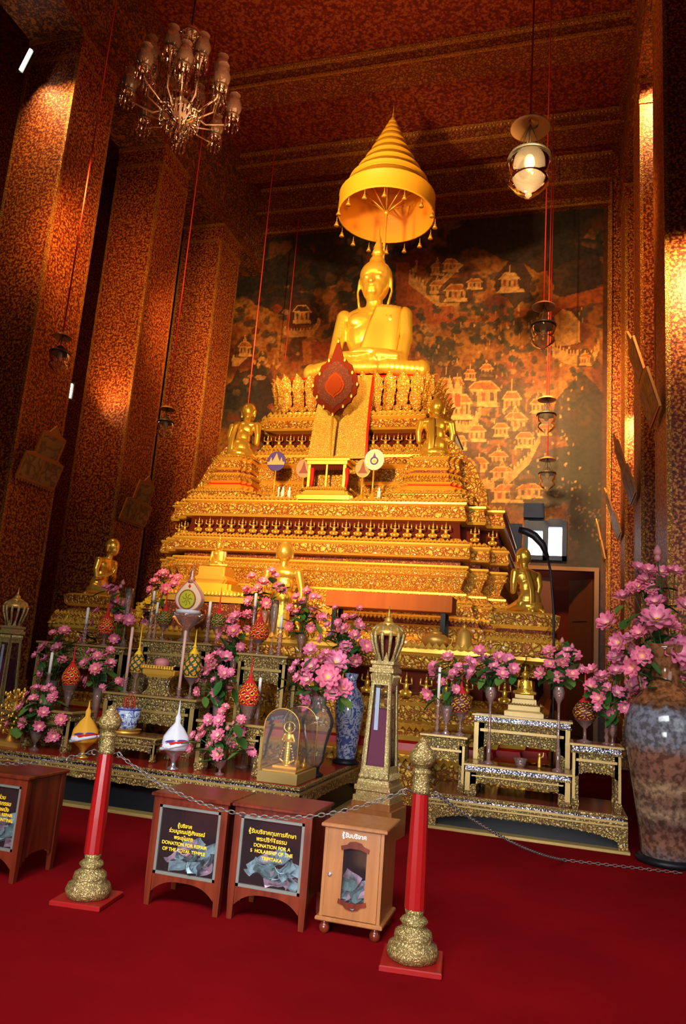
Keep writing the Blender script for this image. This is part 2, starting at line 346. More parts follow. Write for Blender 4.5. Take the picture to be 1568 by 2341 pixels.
def house(x, y, w, h, t=0, roof=OR):
    """wall painting of a pavilion: x,y its base centre"""
    a = w*.5; fillp([(x-a*1.7, y+3), (x-a*1.8, y-h*.6), (x-a*.6, y-h*1.15), (x+a*.6, y-h*1.15), (x+a*1.8, y-h*.6), (x+a*1.7, y+3)], DK, .8, .5); fillp([(x-a*1.25, y), (x-a*1.15, y-h*.16), (x+a*1.15, y-h*.16), (x+a*1.25, y)], CR2, 1, .3)
    fillp([(x-a, y-h*.16), (x-a, y-h*.55), (x+a, y-h*.55), (x+a, y-h*.16)], CR, 1, .4)
    for k in range(3): xx = x-a*.62+k*a*.62; fillp([(xx-a*.13, y-h*.2), (xx-a*.13, y-h*.48), (xx+a*.13, y-h*.48), (xx+a*.13, y-h*.2)], RD if (k+t) % 2 else DK, .9)
    fillp([(x-a*1.35, y-h*.52), (x-a*.6, y-h*.85), (x+a*.6, y-h*.85), (x+a*1.35, y-h*.52)], CR2, 1, .3)
    fillp([(x-a*1.1, y-h*.57), (x-a*.55, y-h*.8), (x+a*.55, y-h*.8), (x+a*1.1, y-h*.57)], roof, 1, .5)
    if t % 3 == 0: fillp([(x-a*.35, y-h*.83), (x, y-h*1.25), (x+a*.35, y-h*.83)], CR2); fillp([(x-a*.2, y-h*.86), (x, y-h*1.12), (x+a*.2, y-h*.86)], roof)
    elif t % 3 == 1: fillp([(x-a*.06, y-h*.8), (x, y-h*1.5), (x+a*.06, y-h*.8)], CR2)
def wallp(pts, h):
    for (x0, y0), (x1, y1) in zip(pts, pts[1:]):
        fillp([(x0, y0), (x0, y0-h), (x1, y1-h), (x1, y1)], CR, 1, .4)
        n = max(2, int(abs(x1-x0)/7))
        for k in range(n):
            t = (k+.5)/n; xx = x0+(x1-x0)*t; yy = y0+(y1-y0)*t; fillp([(xx-1.5, yy-h*.9), (xx-1.5, yy-h*1.35), (xx+1.5, yy-h*1.35), (xx+1.5, yy-h*.9)], CR2)
rnd = random.Random(5)
for (x, y, rx, ry) in ((1240, 560, 120, 60), (1100, 540, 90, 30), (760, 590, 60, 40), (690, 620, 60, 50), (1320, 620, 70, 70), (1180, 650, 45, 50), (600, 640, 60, 60), (575, 900, 60, 70), (1330, 950, 60, 90), (1290, 1080, 80, 60), (1350, 1180, 60, 80), (1220, 1130, 70, 40), (660, 690, 70, 30)): blob(x, y, rx, ry, (.028, .022, .018), .85, 19)
fillp([(930, 650), (930, 740), (1130, 735), (1380, 690), (1380, 655), (1200, 700), (1080, 730), (1000, 680)], (.42, .09, .012), .8, .5)
fillp([(905, 600), (935, 600), (950, 700), (1060, 740), (905, 745)], (.40, .08, .012), .7, .5)
for k in range(420):
    x = rnd.uniform(540, 1370); y = rnd.uniform(690, 1130)
    if x > 1180+(1000-y)*.5 and y > 860: continue
    blob(x, y, rnd.uniform(4, 13), rnd.uniform(4, 11), rnd.choice([(.05, .04, .018), (.09, .05, .02), (.06, .025, .012), (.10, .03, .01), (.45, .17, .04), (.34, .06, .01), (.14, .08, .03), (.5, .24, .08)]), .8)
for k in range(40):     # trees with trunks and round crowns
    x = rnd.uniform(930, 1340); y = rnd.uniform(700, 860); fillp([(x-1.5, y+10), (x-1, y-4), (x+1, y-4), (x+1.5, y+10)], CR, .8)
    for q in range(3): blob(x+rnd.uniform(-9, 9), y-8+rnd.uniform(-8, 5), 8, 7, (.07, .05, .022), .9, 9, q)
# fortified palace high on the wall
wallp([(934, 650), (1000, 700), (1050, 700)], 26); wallp([(940, 650), (955, 612)], 20)
house(1000, 630, 26, 34, 0); house(1030, 622, 30, 36, 1); house(1000, 672, 30, 36, 3); house(1042, 690, 44, 48, 2); house(1085, 662, 30, 30, 1); fillp([(1005, 640), (1050, 600), (1060, 606), (1012, 650)], CR)
house(1165, 665, 38, 50, 1, CR2); fillp([(1135, 670), (1145, 660), (1195, 660), (1202, 668)], CR2)
# half round roofed hall and walls at right
fillp([(1270, 790), (1268, 722), (1285, 706), (1305, 712), (1325, 735), (1326, 782), (1300, 790)], CR, 1, .4); fillp([(1278, 760), (1280, 722), (1300, 716), (1318, 742), (1318, 765)], (.45, .2, .05), 1, .5)
wallp([(1262, 815), (1300, 835), (1355, 835), (1370, 800)], 26); house(1338, 836, 22, 34, 1)
# city of pavilions
for q in ((1112, 862, 26, 34, 0), (1105, 930, 62, 70, 2), (1170, 945, 36, 60, 1), (1045, 930, 30, 80, 1), (1020, 940, 24, 90, 1), (1178, 985, 44, 50, 0), (1145, 1000, 30, 40, 2), (1090, 1010, 36, 44, 3), (1055, 960, 40, 70, 4), (1200, 1025, 36, 44, 2), (1140, 1065, 34, 40, 0),
          (1095, 1080, 36, 40, 1), (1148, 1100, 44, 40, 3), (1050, 1030, 30, 40, 2), (1245, 995, 26, 30, 1), (1160, 1150, 60, 50, 5), (1075, 870, 22, 30, 1), (1210, 1140, 50, 40, 2), (1230, 945, 30, 40, 0), (1015, 1000, 30, 36, 3), (1065, 1090, 36, 50, 2)): house(*q)
wallp([(1040, 985), (1070, 990), (1100, 950)], 18); wallp([(1150, 1120), (1210, 1060), (1235, 1010)], 22); wallp([(1060, 1110), (1130, 1120)], 16)
for x in (1028, 1046): fillp([(x-9, 935), (x-9, 890), (x, 858), (x+9, 890), (x+9, 935)], CR2); fillp([(x-6, 930), (x-6, 900), (x+6, 900), (x+6, 930)], (.5, .08, .01))
# left of the statue
wallp([(648, 765), (662, 772), (712, 770), (732, 742)], 16); house(690, 740, 34, 50, 2, DK); wallp([(530, 838), (545, 836), (572, 812)], 20); house(560, 815, 26, 40, 0)
for k in range(26): blob(575+rnd.uniform(0, 65), 800+rnd.uniform(0, 42), 3, 5, CR, .8)
fillp([(690, 780), (710, 780), (712, 830), (695, 835)], (.55, .16, .02), .9); fillp([(712, 780), (775, 785), (770, 820), (712, 822)], (.36, .06, .008), .9)
for k in range(110): blob(rnd.uniform(1080, 1340), rnd.uniform(690, 1120), 2.5, 4, rnd.choice([CR, CR2, (.5, .2, .04)]), .85)
for k in range(160): x = rnd.uniform(1150, 1375); blob(x, rnd.uniform(1100, 1240), 2.5, 3, rnd.choice([(.3, .16, .06), (.12, .1, .08), (.24, .1, .04)]), .8)
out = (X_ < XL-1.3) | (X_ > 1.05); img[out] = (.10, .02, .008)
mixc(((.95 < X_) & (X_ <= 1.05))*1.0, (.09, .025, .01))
DX0, DX1, DZ = -1.15, .80, 4.02                       # door opening
WIN = [(-.70, -.36, 4.36, 4.95), (-.24, .08, 4.36, 5.05)]   # window panes above the door
vx = np.repeat(gx[None], GH, 0).ravel(); vzz = np.repeat(gz[:, None], GW, 1).ravel()
co = np.stack([vx, np.full(vx.shape, YB), vzz], 1).astype(np.float32)
ii, jj = np.meshgrid(np.arange(GW-1), np.arange(GH-1)); cxm = (gx[ii]+gx[ii+1])/2; czm = (gz[jj]+gz[jj+1])/2
keep = ~((cxm > DX0) & (cxm < DX1) & (czm < DZ))
for a0, a1, b0, b1 in WIN: keep &= ~((cxm > a0) & (cxm < a1) & (czm > b0) & (czm < b1))
ii = ii[keep]; jj = jj[keep]; q = np.stack([jj*GW+ii, jj*GW+ii+1, (jj+1)*GW+ii+1, (jj+1)*GW+ii], 1).astype(np.int32)
me = bpy.data.meshes.new('wall_back'); me.vertices.add(len(co)); me.vertices.foreach_set('co', co.ravel())
me.loops.add(q.size); me.loops.foreach_set('vertex_index', q.ravel()); me.polygons.add(len(q)); me.polygons.foreach_set('loop_start', np.arange(0, q.size, 4, dtype=np.int32)); me.polygons.foreach_set('loop_total', np.full(len(q), 4, np.int32))
me.update(calc_edges=True)
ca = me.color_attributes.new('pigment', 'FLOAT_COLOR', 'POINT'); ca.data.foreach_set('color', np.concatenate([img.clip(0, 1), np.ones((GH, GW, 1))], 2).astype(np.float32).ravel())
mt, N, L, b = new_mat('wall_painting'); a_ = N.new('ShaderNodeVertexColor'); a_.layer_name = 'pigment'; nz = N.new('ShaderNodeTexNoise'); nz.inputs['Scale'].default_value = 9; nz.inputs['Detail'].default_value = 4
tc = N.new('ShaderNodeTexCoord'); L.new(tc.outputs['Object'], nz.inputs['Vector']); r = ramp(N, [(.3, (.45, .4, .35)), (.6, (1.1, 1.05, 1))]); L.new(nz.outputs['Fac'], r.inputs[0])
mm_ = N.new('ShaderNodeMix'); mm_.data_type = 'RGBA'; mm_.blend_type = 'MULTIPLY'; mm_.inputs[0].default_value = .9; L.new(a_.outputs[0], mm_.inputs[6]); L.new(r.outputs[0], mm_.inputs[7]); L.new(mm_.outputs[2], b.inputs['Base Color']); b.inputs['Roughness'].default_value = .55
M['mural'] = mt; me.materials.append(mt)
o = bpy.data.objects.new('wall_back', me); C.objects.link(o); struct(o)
mb = MB(); mb.box(-12.6, 18.9, 0, 5.1, 19, ZC); struct(mb.build('wall_outer', 'niche'))
# --- door with frame, two leaves folded open
mb = MB(); mb.box(DX0-.1, 17.9, 0, DX0, 18.1, DZ, 0); mb.box(DX1, 17.9, 0, DX1+.1, 18.1, DZ, 0); mb.box(DX0-.1, 17.9, DZ, DX1+.1, 18.1, DZ+.09, 0)
d = struct(mb.build('door_1', flat('aged_door_frame', (.30, .15, .07), .5)))
def leaf(x0, y0, x1, y1, mat):
    v = Vector((x1-x0, y1-y0, 0)); n = Vector((-v.y, v.x, 0)).normalized()*.05; mb = MB()
    def slab(t0, t1, z0, z1, k):
        a = Vector((x0, y0, 0))+v*t0; b_ = Vector((x0, y0, 0))+v*t1; nn = n*k
        i0 = mb.add([a-nn+Vector((0, 0, z0)), b_-nn+Vector((0, 0, z0)), b_+nn+Vector((0, 0, z0)), a+nn+Vector((0, 0, z0)), a-nn+Vector((0, 0, z1)), b_-nn+Vector((0, 0, z1)), b_+nn+Vector((0, 0, z1)), a+nn+Vector((0, 0, z1))],
                    [(0, 3, 2, 1), (4, 5, 6, 7), (0, 1, 5, 4), (1, 2, 6, 5), (2, 3, 7, 6), (3, 0, 4, 7)], 0)
    slab(0, 1, .03, DZ-.15, .6)
    for z0, z1 in ((.3, 1.4), (1.7, 2.6), (2.9, 3.6)): slab(.2, .8, z0, z1, 1)
    return mb.build('door_leaf', mat, d)
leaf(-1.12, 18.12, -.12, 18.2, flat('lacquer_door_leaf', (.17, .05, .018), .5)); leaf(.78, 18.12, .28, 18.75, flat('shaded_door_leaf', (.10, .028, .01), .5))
# --- window above the door
mb = MB()
mb.box(-.80, 17.93, 4.25, -.70, 18.1, 5.2); mb.box(-.36, 17.93, 4.25, -.24, 18.1, 5.2); mb.box(.08, 17.93, 4.25, .18, 18.1, 5.2); mb.box(-.80, 17.93, 4.25, .18, 18.1, 4.36); mb.box(-.7, 17.95, 4.95, -.36, 18.1, 5.25); mb.box(-.24, 17.95, 5.05, .08, 18.1, 5.25)
wn = struct(mb.build('window_1', flat('blue_window_frame', (.02, .05, .16), .5)))
mb = MB()
for a0, a1, b0, b1 in WIN: mb.quad((a0, 18.12, b0), (a1, 18.12, b0), (a1, 18.12, b1), (a0, 18.12, b1))
mb.build('daylight_pane', emit('daylight', (.85, .95, 1), 6), wn)
mb = MB(); mb.box(-1.5, 17.9, 4.35, -.85, 17.97, 5.1); mb.box(-.82, 17.86, 5.25, -.35, 17.95, 5.6); struct(mb.build('window_2', flat('dark_blue_shutter', (.010, .03, .12), .8)))
# --- long beams over the column rows, ceiling cross beams, cornice
for nm, x0, x1, xi in (('trim_1', XL-1.1, XL, XL), ('trim_2', XR, XR+1.1, XR)):
    mb = MB(); mb.box(x0, -6, ZA, x1, 18, ZC, 0); s_ = 1 if xi == XL else -1
    for z0, z1, dd in ((ZA, ZA+.14, .05), (ZA+.14, ZA+.2, .08), (ZC-.3, ZC, .10), (ZC-.38, ZC-.3, .06)):
        mb.box(min(xi, xi+s_*dd), -6, z0, max(xi, xi+s_*dd), 18, z1, 1)
    struct(mb.build(nm, ['frieze', 'beam']))
def teeth(mb, p0, p1, n, h, w_, t=.02, m=0, up=Vector((0, 0, 1)), nrm=None, lean=0):
    """row of pointed leaf teeth from p0 to p1"""
    p0 = Vector(p0); p1 = Vector(p1); d_ = (p1-p0); L_ = d_.length; d_.normalize(); nn = (nrm or Vector((d_.y, -d_.x, 0)))
    for k in range(n):
        c = p0+d_*(L_*(k+.5)/n); a = w_/2; tp = c+up*h+nn*lean
        mb.add([c-d_*a, c-d_*a*1.05+up*h*.4+nn*t, tp, c+d_*a*1.05+up*h*.4+nn*t, c+d_*a, c+nn*t*2+up*h*.2], [(0, 5, 1), (1, 5, 2), (2, 5, 3), (3, 5, 4), (0, 1, 2), (0, 2, 4), (2, 3, 4)], m)
k = 3
for yf, zb, dp in ((13.15, 13.98, .62), (15.75, 13.98, .62), (17.25, 13.6, .7)):
    mb = MB(); mb.box(XL, yf, zb, XR, yf+dp, ZC, 0)
    mb.box(XL, yf-.05, zb+.02, XR, yf, zb+.08, 1); mb.box(XL, yf-.10, ZC-.09, XR, yf, ZC-.02, 1)
    teeth(mb, (XL, yf-.10, ZC-.09), (XR, yf-.10, ZC-.09), 110, -.06, .06, .01, 1)
    struct(mb.build('trim_%d' % k, ['beam', 'trim'])); k += 1
mb = MB(); mb.box(XL, 17.82, 13.38, XR, 18, 13.6, 0); mb.box(XL, 17.78, 13.36, XR, 17.82, 13.42, 1); struct(mb.build('trim_6', ['beam', 'trim']))
mb = MB(); mb.box(1.03, 17.0, 0, 1.09, 17.1, 13.4, 1); mb.box(1.05, 17.95, 0, 1.09, 18, 13.4, 1); mb.box(1.09, 17.05, 0, XR+1.1, 18, ZC, 0); struct(mb.build('trim_8', ['column', 'trim']))
# --- square columns
def column(x0, y0, lab):
    t = T('square_column', lab, 'column', (x0+.55, y0+.55, 0), 0, None)
    mb = MB(); mb.box(-.55, -.55, .9, .55, .55, ZA-.5); mb.build('shaft', 'column', t)
    for a, b_ in ((-1, -1), (1, -1), (1, 1), (-1, 1)):
        mb = MB(); x = a*.55; y = b_*.55; mb.box(min(x, x-a*.045)-.006, min(y, y-b_*.045)-.006, .9, max(x, x-a*.045)+.006, max(y, y-b_*.045)+.006, ZA-.5); mb.build('corner_strip', 'trim', t)
    mb = MB(); mb.box(-.57, -.57, ZA-.5, .57, .57, ZA-.42, 1); mb.box(-.555, -.555, ZA-.42, .555, .555, ZA-.08, 0); mb.box(-.58, -.58, ZA-.08, .58, .58, ZA, 1); mb.build('capital', ['column', 'trim'], t)
    mb = MB(); mb.box(-.63, -.63, 0, .63, .63, .5, 0); mb.box(-.6, -.6, .5, .6, .6, .8, 0); mb.box(-.58, -.58, .8, .58, .58, .9, 1); mb.build('plinth', ['frieze', 'trim'], t)
    return t
YC = (9.45, 12.4, 15.4)
for y, l in zip(YC, ('nearest red and gold stencilled square column of the left row, top lit yellow', 'middle red and gold column of the left row, lit by a wall lamp at mid height', 'farthest red and gold column of the left row beside the mural')): column(XL-1.1, y, l)
for y, l in zip(YC, ('nearest gilded square column of the right row at the photo edge, brightly lit', 'middle gilded square column of the right row, second from the mural', 'farthest gilded square column of the right row next to the mural')): column(XR, y, l)
# --- painted panels hung tilted on the columns' inner faces
def panel(xf, yc, z0, sgn, tilt, label, w_=.95, h=.95):
    t = T('hanging_picture', label, 'picture', (xf+sgn*.05, yc, z0), 0, 'framed pictures hung on the columns'); t.rotation_euler = (0, sgn*tilt, 0)
    mb = MB()
    def bx(y0, z0_, y1, z1, x, m): mb.box(min(x*sgn, 0), y0, z0_, max(x*sgn, 0), y1, z1, m)
    a = w_/2
    out_ = [(-a, 0), (-a, h*.46), (-a*.62, h*.5), (-a*.62, h*.9), (-a*.3, h*.92), (-.04, h*1.06), (a*.3, h*.92), (a*.62, h*.9), (a*.62, h*.5), (a, h*.46), (a, 0)]
    mb.prism(out_, 0, .03, 0); teeth(mb, (-a, .015, 0), (a, .015, 0), 14, -.05, .06, .01, 0)
    i0 = 0
    mb.v = [(v[1]*sgn if False else v[1]*sgn, v[0], v[2]) for v in mb.v]
    mb.build('frame', 'picframe', t)
    for (y0, z0_, y1, z1) in ((-a*.92, .04, -.02, h*.43), (.02, .04, a*.92, h*.43), (-a*.52, h*.5, a*.52, h*.86)):
        mb = MB(); mb.box(min(.03*sgn, .034*sgn), y0, z0_, max(.03*sgn, .034*sgn), y1, z1); mb.build('painted_panel', 'panelpaint', t)
    return t
M['picframe'] = flat('picture_frame_gilding', (.62, .27, .05), .5, .2)
M['panelpaint'] = carved('faded_painting', (.60, .36, .12), (.34, .17, .07), 2.6, 0, .5, .1, (.03, .2), None, 1.4)
panel(XL, 9.98, 4.05, 1, .28, 'stepped gold framed picture hung on the nearest left column, low on its inner face')
panel(XL, 12.95, 3.98, 1, .28, 'stepped gold framed picture on the middle left column, above the kneeling figure')
panel(XL, 15.95, 3.95, 1, .28, 'stepped picture on the farthest left column, mostly behind the altar')
panel(XR, 9.98, 5.0, -1, .28, 'large tilted picture seen edge on at the nearest right column', .95, 1.2)
panel(XR, 12.95, 4.6, -1, .28, 'tilted picture seen edge on at the middle right column', .95, 1.1)
panel(XR, 15.95, 4.5, -1, .28, 'narrow tilted picture on the farthest right column', .95, 1.0)
panel(1.05, 17.3, 4.2, -1, .2, 'small narrow picture by the door on the right end wall', .5, .9)
# --- lamps on the columns: tube fitting with its own light
def fitting(loc, tgt, label, e, length=.42, deg=70):
    t = T('column_spotlight', label, 'lamp', loc, 0, 'small bright lamps fixed to the columns')
    mb = MB(); mb.box(-.05, -.04, -length/2-.03, .05, .0, length/2+.03); mb.tube([(0, -.02, 0), (0, .2, 0)], .015); mb.build('housing', 'black', t)
    mb = MB(); mb.tube([(0, -.06, -length/2), (0, -.06, length/2)], .028, 10); mb.build('glowing_tube', emit('lamp_glow', (1, .9, .75), 16), t)
    s_ = spot(Vector(loc)+Vector((0, -.25, 0)), tgt, e, (1, .6, .26), deg, .9, .05)
    return t
fitting((-9.15, 9.2, 11.5), (XL-.12, 9.6, 9.6), 'bright white tube lamp high at the left edge near the nearest column', 70, .42, 80).rotation_euler = (.0, .35, 0)
spot((-8.5, 8.5, 11.9), (XL-.2, 9.45, 9.9), 520, (1, .55, .18), 60, 1, .05)
fitting((-9.22, 11.8, 6.35), (XL-.2, 12.4, 6.4), 'glowing lamp between the nearest and middle left columns', 20, .28)
spot((-8.75, 11.6, 5.9), (XL-.25, 12.4, 7.0), 150, (1, .5, .16), 85, 1, .05)
spot((1.75, 8.75, 6.9), (XR+.35, 9.45, 6.6), 420, (1, .6, .25), 110, 1, .05)
spot((1.6, 11.75, 12.0), (XR+.3, 12.4, 11.5), 420, (1, .6, .25), 80, 1, .05)
spot((1.5, 14.8, 6.9), (XR+.2, 15.4, 6.5), 260, (1, .6, .25), 80, 1, .05)
spot((-7.0, 8.5, 8.6), (XL, 11.5, 8.0), 620, (1, .45, .14), 95, 1, .3)
spot((-6.6, 12.0, 8.6), (XL, 15.0, 8.0), 420, (1, .45, .14), 95, 1, .3)
spot((-.2, 9.5, 8.6), (XR, 13.0, 8.0), 420, (1, .45, .14), 95, 1, .3)
# ================================================================ THE GREAT ALTAR
AX, AY = -3.6, 13.0
def plan(hw, hd, s=.28, n=2):
    """rectangle with n re-entrant steps in every corner, counter-clockwise"""
    q = [(hw, -(hd-n*s))] if False else []
    c = []
    for k in range(n+1):                       # corner +x,+y
        c.append((hw-k*s, hd-(n-k)*s))
        if k < n: c.append((hw-(k+1)*s, hd-(n-k)*s))
    p = list(c)
    p += [(-x, y) for x, y in c[::-1]]; p += [(-x, -y) for x, y in c]; p += [(x, -y) for x, y in c[::-1]]
    return p
def stack(prof, hw, hd, s=.28, n=2):
    """prof: (offset, z, material of the band that rises from here)"""
    mb = MB(); polys = [plan(hw+o, hd+o, s, n) for o, z, m_ in prof]
    mb.rings(polys, [z for o, z, m_ in prof], ms=[m_ for o, z, m_ in prof][:-1]); return mb
def leafrow(mb, hw, hd, z, s, n, h, w_, m=0, t=.02, lean=0):
    P = plan(hw, hd, s, n)
    for i in range(len(P)):
        a = Vector((*P[i], z)); b_ = Vector((*P[(i+1) % len(P)], z)); d_ = b_-a
        if d_.length < .05: continue
        nn = Vector((d_.y, -d_.x, 0)).normalized(); mid = (a+b_)/2
        if mid.y > 0 and abs(nn.y) > .5: continue      # back face is against the wall
        teeth(mb, a, b_, max(1, int(d_.length/w_)), h, w_*.95, t, m, nrm=nn, lean=lean)
CA = ['gold_bright', 'carve', 'carve_fine', 'recess', 'niche', 'red_paint']
B_, K_, F_, R_, N_, P_ = 0, 1, 2, 3, 4, 5
alt = T('altar_pedestal', 'huge tiered gilded altar carrying the seated gold statue', 'altar', (AX, AY, 0))
# lowest tier
A_HW, A_HD = 3.58, 3.8
pr = [(.16, 0, F_), (.16, .2, K_), (.10, .52, B_), (.14, .56, B_), (.06, .6, P_), (.04, .68, P_), (.1, .72, B_), (.12, .78, K_), (.0, .92, B_), (.04, .95, K_), (.06, 1.12, B_), (-.02, 1.16, F_), (-.1, 1.24, N_), (-.12, 1.54, B_), (.0, 1.56, K_), (.04, 1.72, B_), (.08, 1.76, B_), (.08, 1.8, B_), (-.1, 1.81, B_)]
mb = stack(pr, A_HW, A_HD, .3, 2); leafrow(mb, A_HW+.06, A_HD+.06, 1.80, .3, 2, .09, .085, B_); leafrow(mb, A_HW+.12, A_HD+.12, .92, .3, 2, -.09, .08, B_, lean=-.03); leafrow(mb, A_HW+.14, A_HD+.14, .56, .3, 2, -.1, .09, B_)
mb.v = [(v[0]-.12, v[1], v[2]) for v in mb.v]; mb.build('lower_tier', CA, alt)
# middle tier
hw, hd = 2.85, 2.3
pr = [(.42, 1.81, K_), (.40, 1.95, B_), (.34, 1.98, K_), (.30, 2.14, B_), (.24, 2.17, R_), (.2, 2.28, B_), (.16, 2.31, K_), (.10, 2.46, B_), (.12, 2.49, F_), (.02, 2.62, B_), (.02, 2.65, F_), (-.08, 2.72, F_), (-.02, 2.88, B_), (.02, 2.9, F_), (.0, 2.99, B_), (.04, 3.02, B_), (.03, 3.05, B_), (-.1, 3.06, R_), (-.1, 3.14, B_), (.03, 3.15, B_), (.05, 3.18, K_), (.03, 3.31, B_), (.05, 3.34, B_), (.04, 3.37, B_), (-.05, 3.38, F_), (-.12, 3.47, N_), (-.14, 3.70, B_), (-.05, 3.72, B_), (-.03, 3.76, K_), (-.08, 3.94, B_), (-.04, 3.97, B_), (-.04, 4.0, B_), (-.2, 4.01, B_)]
mb = stack(pr, hw, hd, .26, 2)
leafrow(mb, hw-.07, hd-.07, 4.0, .26, 2, .08, .07, B_); leafrow(mb, hw+.0, hd+.0, 2.99, .26, 2, -.07, .055, B_, lean=.01); leafrow(mb, hw-.02, hd-.02, 3.38, .26, 2, .07, .06, B_, lean=-.02); leafrow(mb, hw+.1, hd+.1, 2.49, .26, 2, .07, .07, B_, lean=-.03)
leafrow(mb, hw+.24, hd+.24, 2.28, .26, 2, -.06, .06, B_)
mb.build('middle_tier', CA, alt)
# upper tiers
hw, hd = 2.12, 1.55
pr = [(.12, 4.01, K_), (.10, 4.2, B_), (.0, 4.25, F_), (-.1, 4.45, B_), (-.06, 4.5, F_), (-.06, 4.72, B_), (.0, 4.76, B_), (-.12, 4.82, K_), (-.2, 4.96, B_), (-.2, 5.0, B_), (-.3, 5.01, B_)]
mb = stack(pr, hw, hd, .2, 2); leafrow(mb, hw-.2, hd-.2, 5.0, .2, 2, .08, .07, B_); leafrow(mb, hw+.1, hd+.1, 4.2, .2, 2, .07, .06, B_)
mb.build('stepped_tier', CA, alt)
hw, hd = 1.82, 1.3
pr = [(.05, 5.01, K_), (.02, 5.10, B_), (-.02, 5.12, F_), (-.16, 5.17, N_), (-.18, 5.45, B_), (-.04, 5.47, B_), (-.0, 5.5, K_), (-.06, 5.66, B_), (-.02, 5.69, B_), (-.04, 5.72, B_), (-.24, 5.73, F_), (-.3, 5.84, B_), (-.3, 5.9, B_)]
mb = stack(pr, hw, hd, .18, 2); leafrow(mb, hw-.05, hd-.05, 5.72, .18, 2, .11, .085, B_); leafrow(mb, hw+.0, hd+.0, 5.10, .18, 2, .08, .07, B_)
mb.build('upper_tier', CA, alt)
# lotus throne: two rows of big petals
hw, hd = 1.38, .95
mb = MB(); mb.rings([plan(hw-.1, hd-.1, .1, 1), plan(hw-.05, hd-.05, .1, 1), plan(hw+.06, hd+.06, .1, 1)], [5.85, 6.15, 6.52], K_)
for z, h, w_, off, ln in ((6.0, -.12, .17, .02, .04), (5.98, .34, .22, .02, .12), (6.2, .37, .24, .05, .14)):
    P = plan(hw+off, hd+off, .1, 1)
    for i in range(len(P)):
        a = Vector((*P[i], z)); b_ = Vector((*P[(i+1) % len(P)], z)); d_ = b_-a
        if d_.length < .05: continue
        nn = Vector((d_.y, -d_.x, 0)).normalized(); n_ = max(1, int(d_.length/w_)); dd = d_.normalized(); L_ = d_.length
        for k in range(n_):
            c = a+(b_-a)*((k+.5)/n_); hs = abs(h); sg = 1 if h > 0 else -1; W = w_*.5; vs = []; fs = []
            for r_, (t, ww, oo) in enumerate(((0, .7, .0), (.3, 1, .05), (.65, .85, ln*.6), (.88, .45, ln*.85), (1, .02, ln*1.15))):
                for q_ in (-1, -.5, 0, .5, 1): vs.append(c+dd*(W*ww*q_)+Vector((0, 0, sg*hs*t))+nn*(oo+.05*(1-q_*q_)))
            for r_ in range(4):
                for q_ in range(4): i0 = r_*5+q_; fs.append((i0, i0+1, i0+6, i0+5))
            mb.add(vs, fs, F_, True)
mb.build('lotus_petal_throne', CA, alt)
mb = MB(); mb.rings([plan(hw-.12, hd-.05, .1, 1), plan(hw-.08, hd-.02, .1, 1), plan(hw-.12, hd-.05, .1, 1)], [6.5, 6.55, 6.6], 0); mb.build('red_cushion', 'red_paint', alt)
# gold cloth panel hanging down the front
M['clothgold'] = carved('brocade_gold', (1, .6, .09), (.72, .30, .03), 30, .3, .45, .5, (.03, .2))
mb = MB(); n = 10
for i, (x0, x1, m_) in enumerate(((-.45, .42, 0), (.42, .455, 1))):
    vs = []; fs = []
    for k in range(n+1):
        t = k/n; z = 6.52-1.62*t; y = -1.12-.36*t-.08*math.sin(t*PI); w_ = 1+.15*t
        vs += [(x0*w_, y, z), (x1*w_, y, z), (x1*w_, y+.04, z), (x0*w_, y+.04, z)]
    for k in range(n): a = k*4; fs += [(a, a+1, a+5, a+4), (a+1, a+2, a+6, a+5), (a+2, a+3, a+7, a+6), (a+3, a, a+4, a+7)]
    fs += [(0, 3, 2, 1), (n*4, n*4+1, n*4+2, n*4+3)]; mb.add(vs, fs, m_)
mb.lathe([(.16, -.02), (.2, 0), (.02, .05)], 20, (.0, 0, 0), 0); L_ = 20*3
for i in range(len(mb.v)-L_, len(mb.v)): x, y, z = mb.v[i]; mb.v[i] = (x, -1.36-z, y+5.75)
mb.build('front_cloth_panel', ['clothgold', 'red_paint'], alt)
# guardian figures in the niches
def guardian_mesh():
    mb = MB(); mb.lathe([(.0, 0), (.07, 0), (.06, .05), (.03, .07)], 8); mb.ell((0, 0, .12), (.038, .03, .06), 0, 8, 6); mb.ell((0, -.005, .2), (.024, .024, .03), 0, 8, 6); mb.lathe([(.02, .22), (.008, .26), (.001, .31)], 6)
    for s_ in (-1, 1):
        mb.tube([(s_*.03, 0, .15), (s_*.08, -.01, .16), (s_*.07, -.02, .24)], .013, 5); mb.tube([(s_*.03, 0, .07), (s_*.075, -.015, .05), (s_*.05, 0, .0)], .02, 5)
    return mb
g0 = None
def guards(hw, y, z, n, s_, side=True):
    global g0
    for k in range(n):
        x = -hw+2*hw*(k+.5)/n
        if g0 is None: g0 = guardian_mesh().build('guardian_figure', 'gold', alt); o = g0
        else: o = g0.copy(); C.objects.link(o)
        o.location = (x, y, z); o.scale = (s_, s_, s_)
guards(2.1, -2.3+.05, 3.46, 22, .8); guards(1.5, -1.3+.10, 5.16, 14, .9); guards(2.7, -3.8+.0, 1.23, 22, .92)
for hx, yy, z, s_ in ((2.4, -2.0, 3.46, .8), (2.64, -1.75, 3.46, .8), (3.0, -3.5, 1.23, .92), (3.25, -3.2, 1.23, .92)):
    for sg in (-1, 1): o = g0.copy(); C.objects.link(o); o.location = (sg*hx, yy+.02, z); o.scale = (s_,)*3
